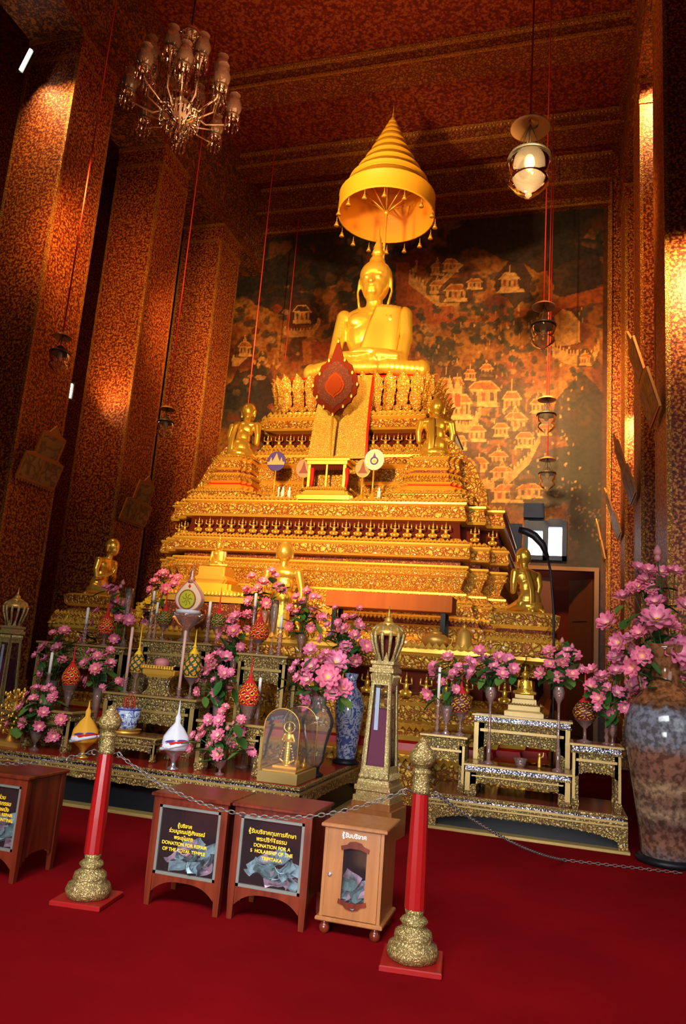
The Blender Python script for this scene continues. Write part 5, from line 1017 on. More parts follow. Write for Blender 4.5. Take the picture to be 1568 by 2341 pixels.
# ================================================================ LOTUS BOUQUETS
def petal_ring(mb, tip, n, L_, W, tilt, off, rs):
    for k in range(n):
        a = 2*PI*(k+off)/n; ca, sa = math.cos(a), math.sin(a); vs = []; fs = []
        tl = tilt+rs.uniform(-.12, .12)
        for i, (t, w_) in enumerate(((0, .25), (.35, .8), (.7, 1), (.92, .6), (1, .08))):
            rr = L_*t*math.cos(tl*(1-.35*t)); zz = L_*t*math.sin(tl)+.12*L_*t*t
            for j in (-1, 0, 1):
                y = W*w_*j*.5; z = zz+abs(j)*W*.22*w_; vs.append((rr*ca-y*sa, rr*sa+y*ca, z)); tip.append(t)
        for i in range(4):
            for j in range(2): o = i*3+j; fs.append((o, o+1, o+4, o+3))
        mb.add(vs, fs, 0, True)
def flower_mesh(kind):
    mb = MB(); tip = []; rs = random.Random(kind)
    if kind == 0: rings = ((9, 1, .48, .15), (8, .9, .46, .55), (6, .6, .36, .95))
    elif kind == 1: rings = ((8, 1, .5, .45), (7, .9, .46, .8), (5, .7, .4, 1.15))
    else: rings = ((6, 1, .62, 1.15), (5, .95, .55, 1.3))
    for i, (n, L_, W, tl) in enumerate(rings): petal_ring(mb, tip, n, L_, W, tl, i*.5, rs)
    nv = len(mb.v); mb.lathe([(.0, .02), (.15, .06), (.17, .16), (.0, .2)], 10, m=1); tip += [0]*(len(mb.v)-nv)
    me_o = mb.build('lotus_flower', ['petal', 'yflow'], None, ('tip', tip)); return me_o
FM = [flower_mesh(k).data for k in range(3)]
for o in list(C.objects):
    if o.name.startswith('lotus_flower'): bpy.data.objects.remove(o)
def leaf_shape(mb, c, d, L_, W, m=0):
    d = d.normalized(); s_ = d.cross(Vector((0, 0, 1)));
    if s_.length < .1: s_ = Vector((1, 0, 0))
    s_.normalize(); n = s_.cross(d); vs = []; fs = []
    for t, w_ in ((0, .1), (.25, .8), (.55, 1), (.85, .6), (1, .03)):
        for j in (-1, 0, 1): vs.append(c+d*(L_*t)+s_*(W*w_*j*.5)+n*(abs(j)*W*.12-.25*L_*t*t))
    for i in range(4):
        for j in range(2): o = i*3+j; fs.append((o, o+1, o+4, o+3))
    mb.add(vs, fs, m, True)
def bouquet(label, Y, vx, vy, pts, size=11, seed=0, buds=(), yellow=(), dj=.12, leaves=16, zm=None):
    """pts: blossoms as seen, spread in depth around Y; vx,vy: mouth of the vase"""
    rs = random.Random(seed); m0 = at(vx, vy, Y); t = T('lotus_bouquet', label, 'bouquet', m0, 0, 'bouquets of pink lotus')
    big = [(p[0]+rs.uniform(-14, 14), p[1]+rs.uniform(-12, 12), 8.5) for p in pts if rs.random() < .55]; W = [at(p[0], p[1], Y+rs.uniform(-dj, dj)) for p in pts]+[at(p[0], p[1], Y+rs.uniform(0, dj*1.4)) for p in big]; pts = list(pts)+big; cen = sum(W, Vector())/len(W); cen = (cen+m0)/2
    for p, w_ in zip(pts, W):
        sz = (p[2] if len(p) > 2 else size)*Y/1760*1.36; o = bpy.data.objects.new('lotus_flower', FM[rs.choice((0, 0, 1)) if sz > .045 else 0]); C.objects.link(o); o.parent = t; o.location = w_-m0
        d = (w_-cen); d = d.normalized()*.6+Vector((0, -.9, .25))+Vector((rs.uniform(-.35, .35), rs.uniform(-.2, .2), rs.uniform(-.35, .35)))
        o.rotation_euler = d.to_track_quat('Z', 'Y').to_euler(); o.scale = (sz,)*3
    if buds or yellow:
        for lst, mt_, nm in ((buds, 'bud', 'lotus_bud'), (yellow, 'yflow', 'yellow_flower')):
            for p in lst:
                w_ = at(p[0], p[1], Y)-m0; r = (p[2] if len(p) > 2 else 5)*Y/1760; mb = MB()
                if nm == 'lotus_bud': mb.lathe([(r*.3, -r), (r*.9, -r*.4), (r*.95, r*.2), (r*.5, r*1.1), (.001, r*1.7)], 10, lobes=5, amp=.08)
                else: petal_ring(mb, [], 7, r*1.6, r, .5, 0, rs); mb.ell((0, 0, r*.3), (r*.4,)*3, 0, 8, 6)
                o = mb.build(nm, mt_, t); o.location = w_; 
                if nm != 'lotus_bud': o.rotation_euler = (PI/2*.8, 0, rs.uniform(-.4, .4))
    mb = MB(); allp = W+[at(p[0], p[1], Y) for p in list(buds)+list(yellow)]
    for w_ in allp:
        e = w_-m0; mid = e*.5+Vector((0, .02, .08*e.length)); mb.tube([Vector((0, 0, -.06)), mid, e+Vector((0, .01, -.005))], .0035, 4)
    for k in range(int(leaves*1.7)):
        w_ = rs.choice(allp)-m0; c = w_*rs.uniform(.45, .95)+Vector((rs.uniform(-.05, .05), rs.uniform(-.02, .08), rs.uniform(-.06, .03)))
        leaf_shape(mb, c, Vector((rs.uniform(-1, 1), rs.uniform(-.8, .3), rs.uniform(-.5, .7))), rs.uniform(.12, .21), rs.uniform(.07, .13), 1 if k % 3 == 0 else 0)
    mb.build('stems_and_leaves', ['leaf', 'leaf2'], t)
    return m0
def gvase(x, yt, yb, Y, label, rpx=14, zb=None, mat='glass_pink', stem=True):
    p = at(x, yb, Y); zb = p.z if zb is None else zb; zt = at(x, yt, Y).z; h = zt-zb; r = rpx*Y/1760
    pr = [(r*.8, 0), (r*.85, .01), (r*.25, h*.15), (r*.2, h*.35), (r*.7, h*.5), (r, h*.8), (r*1.05, h), (r*.95, h*.98), (r*.55, h*.55)] if stem else [(r*.6, 0), (r*.65, .01), (r*.8, h*.4), (r, h*.75), (r*.6, h*.92), (r*.9, h), (r*.8, h)]
    t = T('flower_vase', label, 'vase', (at(x, yt, Y).x, Y, zb), 0, 'glass vases under the lotus bouquets'); mb = MB(); mb.lathe(pr, 18, cap=False, lobes=6, amp=.03); mb.build('glass_body', mat, t)
bouquet('pink lotus bouquet at the front left corner, in a footed glass goblet', 6.9, 86, 1672, [(100, 1630, 13), (140, 1645, 13), (91, 1657, 13), (57, 1653, 13), (124, 1680, 14), (48, 1618, 11), (120, 1595, 12), (77, 1600, 12), (61, 1590, 10), (24, 1642, 9), (21, 1656, 9), (102, 1576, 8), (85, 1575, 9), (121, 1578, 8)], seed=1, buds=((93, 1605, 5), (71, 1623, 6)))
gvase(85, 1668, 1738, 6.9, 'footed grey glass goblet under the front left bouquet', 17, LZ, 'glass')
bouquet('pink and purple lotus bouquet at the far left behind the goblet bouquet', 8.0, 118, 1560, [(135, 1484, 15), (102, 1481, 14), (105, 1510, 12), (96, 1538, 11), (142, 1512, 11), (147, 1444, 13), (84, 1500, 10), (122, 1450, 9)], seed=2)
gvase(120, 1555, 1620, 8.0, 'rosy glass vase at the far left', 12, LZ)
bouquet('loose pink lotus bouquet right of the far left red cone', 7.7, 222, 1578, [(193, 1517, 10), (220, 1530, 14), (252, 1519, 12), (223, 1501, 11), (252, 1488, 10), (188, 1556, 10), (199, 1563, 9), (231, 1563, 9), (271, 1556, 8), (206, 1490, 8)], seed=3)
gvase(225, 1572, 1640, 7.7, 'rosy glass vase left of the table behind the pot', 12, LZ)
bouquet('tall pink lotus bouquet beside the far left kneeling figure', 8.6, 268, 1462, [(263, 1353, 13), (252, 1345, 10), (265, 1382, 13), (289, 1382, 10), (295, 1420, 14), (274, 1417, 11), (266, 1400, 11), (263, 1458, 12), (204, 1452, 11), (290, 1398, 11), (223, 1398, 10), (237, 1440, 9), (214, 1425, 9), (190, 1460, 9)], seed=4, buds=((281, 1333, 6), (276, 1341, 5)))
gvase(268, 1462, 1500, 8.6, 'rosy glass vase under the tall left bouquet', 12, zT2)
bouquet('bouquet of pink lotus and yellow flowers at the upper left, left of the urn', 9.3, 350, 1400, [(373, 1313, 12), (354, 1332, 12), (378, 1348, 13), (399, 1337, 11), (407, 1321, 9), (390, 1322, 9), (338, 1399, 11), (335, 1425, 11), (362, 1318, 9), (345, 1352, 9)], seed=5, yellow=((322, 1405, 8), (331, 1385, 8), (340, 1375, 7), (318, 1392, 6), (352, 1390, 7)))
gvase(350, 1400, 1440, 9.3, 'gold vase under the yellow and pink bouquet', 9, 1.82 if False else None, 'gold_dull')
bouquet('pink lotus bouquet in front of the standing gold figure', 9.2, 606, 1398, [(577, 1322, 11), (602, 1334, 14), (628, 1319, 10), (572, 1355, 11), (570, 1375, 11), (610, 1378, 12), (638, 1345, 12), (563, 1347, 8), (590, 1345, 9)], seed=6, buds=((596, 1357, 6),))
gvase(606, 1396, 1450, 9.1, 'clear glass vase in front of the standing gold figure', 12, None)
bouquet('pink lotus bouquet left of the red cone on the tall table', 8.5, 535, 1500, [(540, 1412, 14), (566, 1408, 13), (535, 1443, 15), (512, 1437, 13), (521, 1472, 12), (549, 1480, 10), (564, 1440, 9), (506, 1457, 10), (506, 1489, 9), (525, 1425, 9)], seed=7)
gvase(535, 1500, 1560, 8.5, 'rosy glass vase left of the narrow tall table', 10, None)
bouquet('long pink lotus bouquet right of the yellow green cone', 7.75, 500, 1590, [(480, 1507, 11), (517, 1505, 14), (487, 1523, 14), (457, 1534, 11), (473, 1550, 12), (455, 1554, 9), (513, 1541, 13), (528, 1537, 9), (502, 1562, 10), (495, 1582, 12), (453, 1580, 10), (524, 1571, 9)], seed=8)
gvase(500, 1590, 1645, 7.75, 'rosy glass vase beside the yellow green cone', 12, LZ)
bouquet('pink lotus bouquet at the front of the left platform, left of the glass case', 6.86, 500, 1735, [(478, 1648, 12), (502, 1649, 14), (467, 1670, 12), (500, 1683, 15), (526, 1697, 14), (476, 1713, 14), (499, 1724, 13), (440, 1712, 11), (548, 1675, 13), (551, 1646, 10), (508, 1627, 9), (574, 1716, 10), (455, 1686, 8)], seed=9, buds=((520, 1665, 6), (533, 1655, 5)))
gvase(505, 1735, 1785, 6.86, 'dark stemmed glass vase left of the glass case', 14, LZ)
bouquet('loose pink lotus bouquet right of the standing gold figure', 9.0, 690, 1450, [(679, 1368, 10), (693, 1381, 12), (684, 1407, 14), (713, 1398, 12), (710, 1433, 10), (662, 1431, 10), (664, 1390, 9), (717, 1367, 9), (735, 1410, 10), (700, 1352, 8)], seed=10, buds=((708, 1410, 5), (702, 1345, 5)))
gvase(690, 1450, 1500, 9.0, 'pale rosy vase right of the standing gold figure', 12, None)
bouquet('pink lotus bouquet left of the lantern crown of the tower case', 8.7, 795, 1530, [(786, 1441, 14), (811, 1455, 13), (759, 1452, 11), (735, 1460, 10), (791, 1481, 14), (824, 1434, 10), (789, 1412, 9), (808, 1412, 9), (768, 1391, 7), (821, 1391, 7), (811, 1509, 13), (838, 1477, 13), (775, 1425, 9), (750, 1430, 8)], seed=11, leaves=26)
bouquet('big bouquet of large magenta lotus in the clear glass vase', 7.5, 722, 1622, [(712, 1528, 19), (767, 1516, 24), (749, 1549, 24), (728, 1589, 24), (706, 1557, 16), (711, 1490, 15), (783, 1575, 20), (684, 1549, 13), (706, 1614, 14), (735, 1517, 13), (757, 1586, 15), (745, 1497, 12), (680, 1520, 10), (728, 1556, 15), (700, 1590, 12)], seed=12, leaves=30)
bouquet('pink lotus bouquet right of the tower case, left of the maroon cone', 8.35, 1022, 1612, [(992, 1524, 11), (1024, 1504, 12), (998, 1540, 14), (1033, 1548, 14), (982, 1587, 12), (1064, 1528, 10), (1077, 1517, 10), (1048, 1527, 10), (1010, 1560, 9), (1040, 1575, 9)], seed=13)
gvase(1022, 1612, 1672, 8.35, 'rosy glass vase on the left narrow table of the right platform', 13, zT11)
bouquet('round pink lotus bouquet above the left glass stand', 8.4, 1118, 1572, [(1097, 1491, 12), (1108, 1513, 12), (1140, 1504, 12), (1162, 1508, 11), (1113, 1540, 12), (1148, 1540, 12), (1083, 1537, 11), (1172, 1529, 11), (1128, 1522, 10)], seed=14, leaves=30, buds=((1122, 1478, 4),))
bouquet('round pink lotus bouquet above the right glass stand', 8.4, 1277, 1572, [(1256, 1491, 13), (1288, 1504, 12), (1313, 1504, 14), (1258, 1518, 12), (1283, 1517, 13), (1240, 1541, 13), (1277, 1547, 12), (1307, 1541, 12), (1325, 1529, 9), (1297, 1488, 9)], seed=15, leaves=30, buds=((1308, 1478, 5), (1285, 1465, 5)))
bouquet('trailing pink lotus bouquet just left of the big porcelain vase', 8.2, 1400, 1650, [(1355, 1536, 13), (1376, 1550, 14), (1350, 1571, 12), (1371, 1596, 14), (1409, 1539, 14), (1438, 1568, 13), (1409, 1587, 13), (1424, 1616, 11), (1396, 1628, 11), (1427, 1587, 10), (1368, 1619, 8), (1411, 1507, 14), (1390, 1575, 10)], seed=16, leaves=24)
gvase(1400, 1650, 1700, 8.2, 'rosy glass vase close to the big porcelain vase', 9, zT10)
bouquet('very large lotus bouquet with buds standing in the big porcelain vase', 7.9, 1528, 1592, [(1457, 1301, 12), (1482, 1306, 12), (1511, 1309, 13), (1543, 1308, 13), (1476, 1329, 15), (1460, 1341, 13), (1425, 1367, 16), (1392, 1427, 20), (1498, 1380, 16), (1502, 1418, 26), (1467, 1427, 14), (1486, 1434, 14), (1525, 1430, 16), (1463, 1450, 15), (1444, 1459, 14), (1416, 1469, 18), (1546, 1486, 26), (1468, 1499, 17), (1409, 1504, 16), (1470, 1529, 24), (1447, 1526, 16), (1565, 1389, 18), (1506, 1462, 12), (1543, 1434, 11), (1553, 1536, 15), (1451, 1488, 12), (1467, 1560, 14), (1445, 1345, 12), (1490, 1350, 12)],
        seed=17, buds=((1503, 1262, 10), (1503, 1276, 8), (1520, 1450, 6), (1432, 1508, 6)), leaves=60, dj=.2)
gvase(297, 1345, 1402, 8.6, 'tall clear glass goblet beside the far left kneeling figure', 11, zT2, 'glass')
gvase(630, 1372, 1496, 8.15, 'tall cut glass candle shade on the narrow tall table', 10, zT3, 'glass')
gvase(1020, 1630, 1672, 8.5, 'small rosy glass beside the maroon cone', 8, zT11)
# ================================================================ HANGING LAMPS AND CHANDELIER
def cord(x, Y, z0, z1, label, r=.011, mat='cord', yy=None):
    o = MB(); o.tube([(0, 0, z0), (0, 0, z1)], r, 6)
    return o
def hang_lamp(x, yt, yb, Y, label, dim=False):
    pt, pb = at(x, yt, Y), at(x, yb, Y); h = pt.z-pb.z; s_ = h/1.0; X = (pt.x+pb.x)/2; t = T('hanging_oil_lamp', label, 'lamp', (X, Y, pb.z), 0, 'glass oil lamps hanging on red cords')
    mb = MB(); mb.tube([(0, 0, h*.97), (0, 0, ZC-pb.z)], .012, 6); mb.build('red_cord', 'cord', t)
    mb = MB(); mb.lathe([(.02*s_, 1.0*s_), (.12*s_, .97*s_), (.225*s_, .90*s_), (.23*s_, .885*s_), (.22*s_, .885*s_), (.1*s_, .95*s_)], 24, cap=False); mb.build('smoke_cap', flat('opal_glass_cap', (.8, .42, .16), .3), t)
    mb = MB(); mb.tube([(0, 0, .95*s_), (0, 0, .66*s_)], .006, 5)
    for a in (.4, 2.5, 4.6): mb.tube([(0, 0, .95*s_), (.2*s_*math.cos(a), .2*s_*math.sin(a), .5*s_)], .005, 5)
    mb.build('chains', 'iron', t)
    mb = MB(); mb.lathe([(.02*s_, .68*s_), (.07*s_, .66*s_), (.1*s_, .6*s_), (.24*s_, .52*s_), (.25*s_, .48*s_), (.235*s_, .5*s_), (.09*s_, .585*s_)], 24, cap=False); mb.build('metal_shade', 'iron', t)
    mb = MB(); mb.lathe([(.22*s_, .5*s_), (.235*s_, .42*s_), (.2*s_, .31*s_), (.16*s_, .28*s_), (.22*s_, .22*s_), (.225*s_, .16*s_), (.13*s_, .07*s_), (.04*s_, .03*s_), (.05*s_, .0), (.01*s_, -.02*s_)], 28, cap=False); mb.build('glass_bowl', 'glass', t)
    mb = MB(); mb.lathe([(.02*s_, .33*s_), (.045*s_, .36*s_), (.065*s_, .42*s_), (.06*s_, .48*s_), (.045*s_, .52*s_)], 16); mb.build('bulb', 'bulb', t)
    return t
hang_lamp(1210, 275, 450, 8.3, 'largest hanging glass lamp at the upper right')
hang_lamp(1242, 690, 800, 12.0, 'hanging glass lamp on the red cords, second from the top at right')
hang_lamp(1249, 905, 992, 15.4, 'hanging glass lamp below the second one, third down at right')
hang_lamp(1251, 1043, 1122, 17.0, 'small dim hanging lamp above the blue window, fourth down')
hang_lamp(379, 928, 1003, 12.0, 'hanging glass lamp on a red cord in front of the middle left column')
hang_lamp(137, 762, 852, 9.0, 'faint hanging lamp in front of the nearest left column')
hang_lamp(563, 938, 990, 14.5, 'lamp on a red cord, hidden behind the upper left kneeling figure')
for x, y0, Y, l in ((652, 820, 17.3, 'thin red cord hanging in front of the mural left of the big statue'),):
    p = at(x, y0, Y); mb = MB(); mb.tube([(p.x, Y, p.z if l[0] == 't' else 4.9), (p.x, Y, ZC if Y < 17 else 13.6)], .013, 6); tag(mb.build('pull_rope', 'cord'), l, 'rope')
p = at(438, 65, 10.0); cz = p.z; t = T('crystal_chandelier', 'crystal chandelier with glass shades and prisms at the upper left', 'chandelier', (p.x, 10.0, cz))
mb = MB(); mb.tube([(0, 0, -.05), (0, 0, ZC-cz)], .014, 6); mb.build('suspension_cable', 'black', t)
M['crystal'] = glass('crystal', (.85, .55, .42), .04, .28, (.9, .75, .65), .5); M['prism'] = glass('prism_crystal', (.95, .6, .45), .05, .35, (.9, .75, .65), .55)
mb = MB(); mb.lathe([(.05, 0), (.16, -.05), (.21, -.15), (.2, -.2), (.06, -.25)], 20, cap=False, lobes=10, amp=.03); mb.build('crown_bowl', 'crystal', t)
mb = MB(); mb.lathe([(.03, -.25), (.05, -.45), (.03, -.55), (.1, -.75), (.13, -.9), (.05, -1.05), (.08, -1.2), (.05, -1.35), (.3, -1.45), (.38, -1.6), (.3, -1.85), (.08, -2.0)], 16, cap=False); mb.build('glass_stem', 'crystal', t)
rr = random.Random(8)
def shade(t, x, y, z):
    mb = MB(); mb.lathe([(.05, .0), (.12, .08), (.145, .18), (.10, .33), (.075, .38), (.10, .42)], 14, (x, y, z), cap=False); mb.build('glass_shade', 'crystal', t)
for k in range(16):
    a = 2*PI*k/16+.13; R_2 = .9 if k % 2 else .66; zz = -1.55 if k % 2 else -1.05; c, s2 = math.cos(a), math.sin(a)
    mb = MB(); mb.tube([(.12*c, .12*s2, -1.6), (R_2*.5*c, R_2*.5*s2, -1.85), (R_2*.9*c, R_2*.9*s2, -1.75), (R_2*c, R_2*s2, zz-.05)], .02, 6); mb.lathe([(.09, -.03), (.13, 0), (.03, -.06)], 10, (R_2*c, R_2*s2, zz)); mb.build('curved_arm', 'crystal', t)
    shade(t, R_2*c, R_2*s2, zz)
    mb = MB(); mb.lathe([(.03, .05), (.04, .1), (.015, .14)], 8, (R_2*c, R_2*s2, zz)); mb.build('candle_socket', 'black', t)
    mb = MB()
    for q in range(10): b_ = 2*PI*q/10; mb.lathe([(.006, -.03), (.019, -.07), (.016, -.24), (.001, -.28)], 5, (R_2*c+.12*math.cos(b_), R_2*s2+.12*math.sin(b_), zz), sm=False)
    mb.build('hanging_prisms', 'prism', t)
for R_2, z, n in ((.40, -1.5, 34), (.34, -1.75, 28), (.2, -1.95, 16), (.2, -.2, 14)):
    mb = MB()
    for q in range(n): b_ = 2*PI*q/n; mb.lathe([(.004, 0), (.016, -.03), (.013, -.2), (.001, -.24)], 5, (R_2*math.cos(b_), R_2*math.sin(b_), z), sm=False)
    mb.build('hanging_prisms', 'prism', t)
for k in range(5):
    a = 2*PI*k/5; mb = MB()
    for q in range(26): u = q/25; r_ = .2+.12*u*u; mb.ell((r_*math.cos(a), r_*math.sin(a), -.2-1.3*u), (.014, .014, .018), 0, 6, 4)
    mb.build('bead_chain', 'prism', t)
# ================================================================ STANCHIONS AND CHAIN
M['fpale'] = carved('foot_gilding', (.62, .46, .17), (.22, .13, .04), 55, .5, .32, .7, (.03, .25)); M['redpost'] = porcelain('worn_red_paint', (.27, .005, .005), (.15, .015, .02), 5); M['redpost'].node_tree.nodes['Principled BSDF'].inputs['Roughness'].default_value = .3
for e_, c in zip(list(M['redpost'].node_tree.nodes)[:0], ()): pass
_r = [n for n in M['redpost'].node_tree.nodes if n.type == 'VALTORGB'][0].color_ramp
_r.elements[0].position = .60; _r.elements[1].position = .68; _r.elements[2].position = .72; _r.elements[3].position = .8
def stanchion(loc, rz, label):
    t = T('rope_post', label, 'post', loc, rz, 'red and gold barrier posts')
    mb = MB(); mb.box(-.165, -.165, 0, .165, .165, .032, 0, bev=.005); mb.build('base_plate', 'redpost', t)
    mb = MB(); mb.lathe([(.10, .03), (.13, .035), (.142, .07), (.13, .105), (.10, .125), (.105, .14), (.098, .17), (.075, .185), (.06, .195), (.065, .205), (.078, .222), (.062, .24), (.045, .25), (.05, .262), (.055, .29)], 32, lobes=4, amp=.02); mb.build('gilded_foot', 'fpale', t)
    mb = MB(); mb.lathe([(.058, .285), (.056, .5), (.045, .90)], 12, sm=False); mb.build('red_shaft', 'redpost', t)
    mb = MB(); mb.lathe([(.047, .89), (.052, .905), (.047, .92), (.05, .935), (.044, .95), (.048, .97), (.044, .985), (.052, 1.0), (.056, 1.01), (.045, 1.025), (.03, 1.03), (.055, 1.04), (.072, 1.07), (.074, 1.10), (.058, 1.13), (.04, 1.145), (.044, 1.155), (.03, 1.165), (.015, 1.19), (.002, 1.2)], 28, lobes=8, amp=.02); mb.build('gilded_finial', 'fpale', t)
    for sg in (-1, 1):
        mb = MB(); mb.tube([(sg*.045, 0, .89), (sg*.07, 0, .90)]+[(sg*(.085+.018*math.cos(a)), 0, .89+.018*math.sin(a)) for a in (2.6, 1.6, .6, -.4, -1.4, -2.2)], .004, 6); mb.build('hook', 'iron', t)
    return t
S1 = Vector((-2.80, 4.46, 0)); S2 = Vector((-.73, 4.44, 0))
stanchion(S1, .12, 'red barrier post with gilded foot, between the left and middle donation boxes'); stanchion(S2, .12, 'red barrier post with gilded foot, right of the light wood box')
def chain(a, b_, sag, label, n, floor=None):
    a = Vector(a); b_ = Vector(b_); mb = MB(); L_ = (b_-a).length; step = .036
    fn = lambda u: Vector((a.x+(b_.x-a.x)*u, a.y+(b_.y-a.y)*u, max(a.z+(b_.z-a.z)*u-sag*4*u*(1-u), floor if floor is not None else -9)))
    us = [0]; 
    while us[-1] < 1:
        u = us[-1]; e = 1e-3; sp = (fn(min(1, u+e))-fn(u)).length/e if u+e <= 1 else L_; us.append(u+step/max(sp, .1))
    for k, u in enumerate(us[:-1]):
        p = fn(u); d = (fn(min(1, u+.01))-p)
        if d.length < 1e-6: continue
        d.normalize(); s_ = d.cross(Vector((0, 1, 0)));
        if s_.length < .1: s_ = Vector((1, 0, 0))
        s_.normalize(); w_ = s_ if k % 2 == 0 else d.cross(s_); mb.tube([p+d*(.024*math.cos(q*PI/4))+w_*(.011*math.sin(q*PI/4)) for q in range(9)], .0032, 5)
    tag(mb.build('chain', 'iron'), label, 'chain', 'iron chains of the barrier')
chain(S1+Vector((.1, 0, .89)), S2+Vector((-.1, 0, .89)), .25, 'sagging iron chain between the two red posts, in front of the boxes', 60)
chain((-4.9, 4.5, .89), S1+Vector((-.1, 0, .89)), .17, 'iron chain running off the left edge of the photo', 60)
CE = atz(1290, 1966, .012); CM = atz(1560, 1996, .012)
chain(S2+Vector((.1, 0, .89)), CE, .06, 'iron chain drooping from the right post down to the carpet', 60, .008)
chain(CE, CM, .0, 'last stretch of iron chain lying on the carpet by the big vase', 60, .008)
# ================================================================ DONATION BOXES
def notes(cx, cy_, z, w_, d, n, seed, label, hgt=.16):
    rs = random.Random(seed); proto = []
    for m_ in ('note', 'note', 'note2', 'note3'):
        mb = MB(); vs = []; fs = []
        for i in range(6):
            for j in range(4): vs.append(((i/5-.5)*.13, (j/3-.5)*.065, .012*math.sin(i*1.3+j)+.01*math.cos(j*2.1)))
        for i in range(5):
            for j in range(3): o = i*4+j; fs.append((o, o+4, o+5, o+1))
        mb.add(vs, fs); o_ = mb.build('banknote', m_); sm = o_.modifiers.new('thickness', 'SOLIDIFY'); sm.thickness = .0015; proto.append(o_)
    for k in range(n):
        o = proto[k % 4] if k < 4 else proto[rs.randrange(4)].copy()
        if k >= 4: C.objects.link(o)
        u = rs.uniform(-1, 1); hh = hgt*(k/n)*(1-.5*abs(u)); o.location = (cx+u*w_*.36, cy_-d*.32+rs.uniform(0, .3)*d, z+.035+hh*1.05); o.rotation_euler = (rs.uniform(.1, 1.4), rs.uniform(-.5, .5), rs.uniform(-1.3, 1.3)); tag(o, label, 'banknote', label.replace('banknote', 'banknotes'))
def dbox(x0, x1, y0, d, h, label, lines, notelab, seed, sx=1.0, nn=20):
    t = T('donation_box', label, 'donation box', ((x0+x1)/2, y0, 0), 0, 'dark wood donation boxes with glass fronts'); a = (x1-x0)/2; zb = .17
    mb = MB(); mb.box(-a-.015, -.015, h-.025, a+.015, d+.015, h, 0, bev=.006); mb.build('box_top', 'dkwood', t)
    for sx_ in (-1, 1):
        for yy in (0, d-.045):
            xs = sorted((sx_*a, sx_*(a-.045))); mb = MB(); mb.rings([[(xs[0]+.006, yy+.006), (xs[1]-.006, yy+.006), (xs[1]-.006, yy+.04), (xs[0]+.006, yy+.04)], [(xs[0], yy), (xs[1], yy), (xs[1], yy+.045), (xs[0], yy+.045)], [(xs[0], yy), (xs[1], yy), (xs[1], yy+.045), (xs[0], yy+.045)]], [0, zb, h-.025]); mb.build('leg', 'dkwood', t)
    w_ = a-.045; P = [(-w_, zb+.02), (w_, zb+.02)]+[(w_-2*w_*k/16, zb-.075*abs(2*k/16-1)**3-.012) for k in range(17)]
    mb = MB()
    for k in range(16): mb.prism([P[2+k+1], P[2+k], (P[2+k][0], zb+.02), (P[3+k][0], zb+.02)], .005, .03)
    mb.build('scalloped_apron', 'dkwood', t); mb = MB(); mb.box(-w_, .0, h-.07, w_, .04, h-.025); mb.build('top_rail', 'dkwood', t)
    for sg in (-1, 1):
        mb = MB(); xs = sorted((sg*(a-.01), sg*(a-.025))); mb.box(xs[0], .045, zb, xs[1], d-.045, h-.025)
        for k in range(12): u0, u1 = k/12, (k+1)/12; z0 = zb-.07*abs(2*u0-1)**3-.01; y_0 = .045+(d-.09)*u0; y_1 = .045+(d-.09)*u1; mb.box(xs[0], y_0, z0, xs[1], y_1, zb)
        mb.build('side_panel', 'dkwood', t)
    mb = MB(); mb.box(-w_, d-.03, zb, w_, d-.02, h-.03); mb.box(-w_, .03, zb, w_, d-.03, zb+.012); mb.build('inner_back', 'niche', t)
    gz0, gz1 = zb+.02, h-.07; mb = MB()
    for b_ in ((-w_, gz0, -w_+.018, gz1), (w_-.018, gz0, w_, gz1), (-w_, gz0, w_, gz0+.018), (-w_, gz1-.018, w_, gz1)): mb.box(b_[0], .004, b_[1], b_[2], .02, b_[3])
    mb.build('grey_beading', 'grey', t)
    mb = MB(); mb.box(-w_+.015, .014, gz0+.015, w_-.015, .017, gz1-.015); mb.build('glass_front', 'glass_dk', t)
    fr = t
    for k, (s_, sz, zf, dx) in enumerate(lines): text('lettering', s_, sz, (dx, .011, gz0+(gz1-gz0)*zf), t, 'yellow_ink')
    notes((x0+x1)/2, y0+d*.42, zb+.012, 2*w_, d, nn, seed, notelab)
H = .675
dbox(-2.48, -1.96, 4.58, .40, H, 'dark wood donation box with glass front, left of the middle pair',
     [('ตู้บริจาค', .032, .72, -.03), ('ร่วมบูรณปฏิสังขรณ์', .032, .635, -.01), ('พระอุโบสถ', .032, .545, -.03), ('DONATION FOR REPAIR', .0285, .455, -.02), ('OF THE ROYAL TEMPLE', .0285, .365, -.02)], 'crumpled banknote inside the box asking for repair donations', 1)
dbox(-1.92, -1.41, 4.60, .40, H, 'dark wood donation box with glass front, next to the light wood box',
     [('ตู้รับบริจาคทุนการศึกษา', .034, .79, .0), ('พระปริยัติธรรม', .034, .69, .0), ('DONATION FOR A', .028, .60, .005), ('S  HOLARSHIP OF THE', .028, .52, .005), ('TRIPITAKA', .028, .43, .01)], 'crumpled banknote inside the box asking for scholarship donations', 2, nn=26)
dbox(-3.92, -3.39, 4.50, .42, H, 'dark wood donation box cut off by the left edge of the photo',
     [('ตู้รับบริจาคร่วม', .034, .79, .0), ('บูรณะจิตรกรรม', .036, .70, .04), ('ฝาผนัง', .036, .61, .09), ('DONATION FOR REPAIR', .028, .53, .02), ('THE MURAL PAINTING', .03, .45, .03)], 'crumpled banknote inside the box at the left edge', 3)
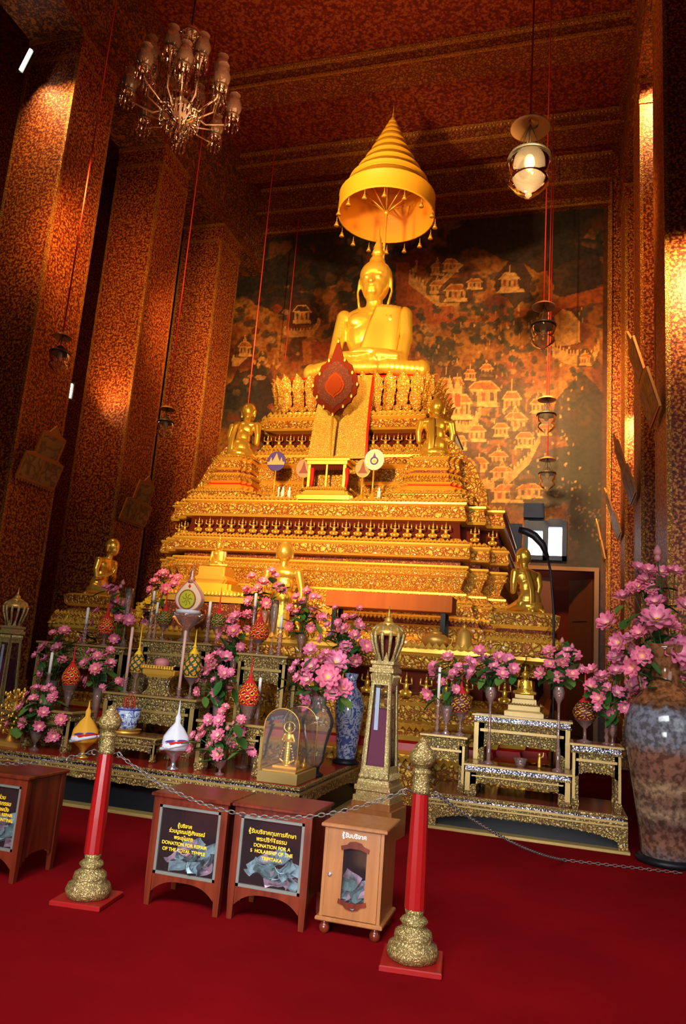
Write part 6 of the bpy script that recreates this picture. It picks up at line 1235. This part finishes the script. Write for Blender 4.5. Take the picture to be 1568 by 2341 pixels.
# light wood cabinet
x0, x1, y0, d, h = -1.335, -.965, 4.64, .36, .625; t = T('donation_cabinet', 'light brown wooden donation cabinet with a scalloped window and ball feet', 'donation box', ((x0+x1)/2, y0, 0)); a = (x1-x0)/2
mb = MB(); mb.box(-a-.02, -.02, h-.025, a+.02, d+.02, h, 0, bev=.006); mb.build('box_top', 'ltwood', t)
mb = MB(); mb.box(-a-.02, -.02, .075, a+.02, d+.02, .10, 0, bev=.006); mb.build('bottom_moulding', 'ltwood', t)
mb = MB(); mb.box(-a, 0, .10, -a+.02, d, h-.025); mb.box(a-.02, 0, .10, a, d, h-.025); mb.box(-a+.02, d-.015, .10, a-.02, d, h-.025); mb.box(-a+.02, .02, .10, a-.02, d-.015, .11); mb.build('carcass', 'ltwood', t)
mb = MB(); wx0, wx1, wz0, wz1 = -.06, .085, .19, .50
mb.box(-a+.022, -.004, .103, wx0, .016, h-.028); mb.box(wx1, -.004, .103, a-.022, .016, h-.028); mb.box(wx0, -.004, .103, wx1, .016, wz0); mb.box(wx0, -.004, wz1, wx1, .016, h-.028)
dr = mb.build('door', 'ltwood', t)
for z, sg in ((wz1, 1), (wz0, -1)):
    mb = MB()
    P = [(wx0-.012, z-sg*.02), (wx0-.016, z+sg*.004), (wx0+.02, z+sg*.014), (wx0+.035, z+sg*.03), ((wx0+wx1)/2, z+sg*.038), (wx1-.035, z+sg*.03), (wx1-.02, z+sg*.014), (wx1+.016, z+sg*.004), (wx1+.012, z-sg*.02), ((wx0+wx1)/2+.03, z-sg*.004), ((wx0+wx1)/2-.03, z-sg*.004)]
    mb.prism(P if sg < 0 else P[::-1], -.012, -.003); mb.build('scalloped_ornament', 'dkwood', dr)
mb = MB(); mb.box(wx0, .004, wz0, wx1, .007, wz1); mb.build('glass_pane', 'glass_dk', dr)
mb = MB(); mb.lathe([(.013, 0), (.013, .006), (.006, .009)], 16); mb.v = [(v[0]-a+.05, -v[2]-.004, v[1]+.335) for v in mb.v]; mb.build('lock', 'silver', dr)
text('lettering', 'ตู้รับบริจาค', .036, (.0, -.006, .565), dr, 'white_ink')
for sx_ in (-1, 1):
    for yy in (.03, d-.03): mb = MB(); mb.lathe([(.02, 0), (.03, .015), (.034, .035), (.026, .055), (.018, .062), (.024, .075)], 16, (sx_*(a-.03), yy, 0)); mb.build('ball_foot', 'dkwood', t)
notes((x0+x1)/2+.01, y0+.13, .112, .24, .25, 18, 5, 'folded banknote inside the light brown cabinet', .2)
# ================================================================ SUB-PARTS: hang a piece under the part that carries it
PAIRS = (('glass_shade', 'curved_arm'), ('candle_socket', 'curved_arm'), ('painted_panel', 'frame'), ('fan_border', 'fan_face'), ('emblem', 'fan_face'), ('glass_panel', 'side_frame'), ('pointed_tip', 'lattice_body'), ('hook', 'red_shaft'),
         ('lettering', 'glass_front'), ('grey_beading', 'glass_front'), ('flame_finial', 'body'), ('sash', 'body'), ('robe_fold', 'body'), ('bulb', 'glass_bowl'), ('red_curtain', 'post'), ('bow', 'ribbon'), ('disc_ring', 'disc'), ('green_flourish', 'disc'), ('glowing_tube', 'housing'),
         ('halo', 'body'), ('edge_beading', 'glass_cover'), ('flame', 'wax'), ('gilt_stud', 'rim'), ('dark_valance', 'roof'), ('rib', 'canopy_tier'), ('incense_stick', 'ash'))
base = lambda o: o.name.split('.')[0]
for th in [o for o in C.objects if o.type == 'EMPTY']:
    ch = list(th.children)
    for cn, pn in PAIRS:
        ps = [o for o in ch if base(o) == pn and o.parent == th]
        if not ps: continue
        for i, c in enumerate([o for o in ch if base(o) == cn and o.parent == th]):
            c.parent = ps[i % len(ps)] if cn not in ('rib',) else ps[0]
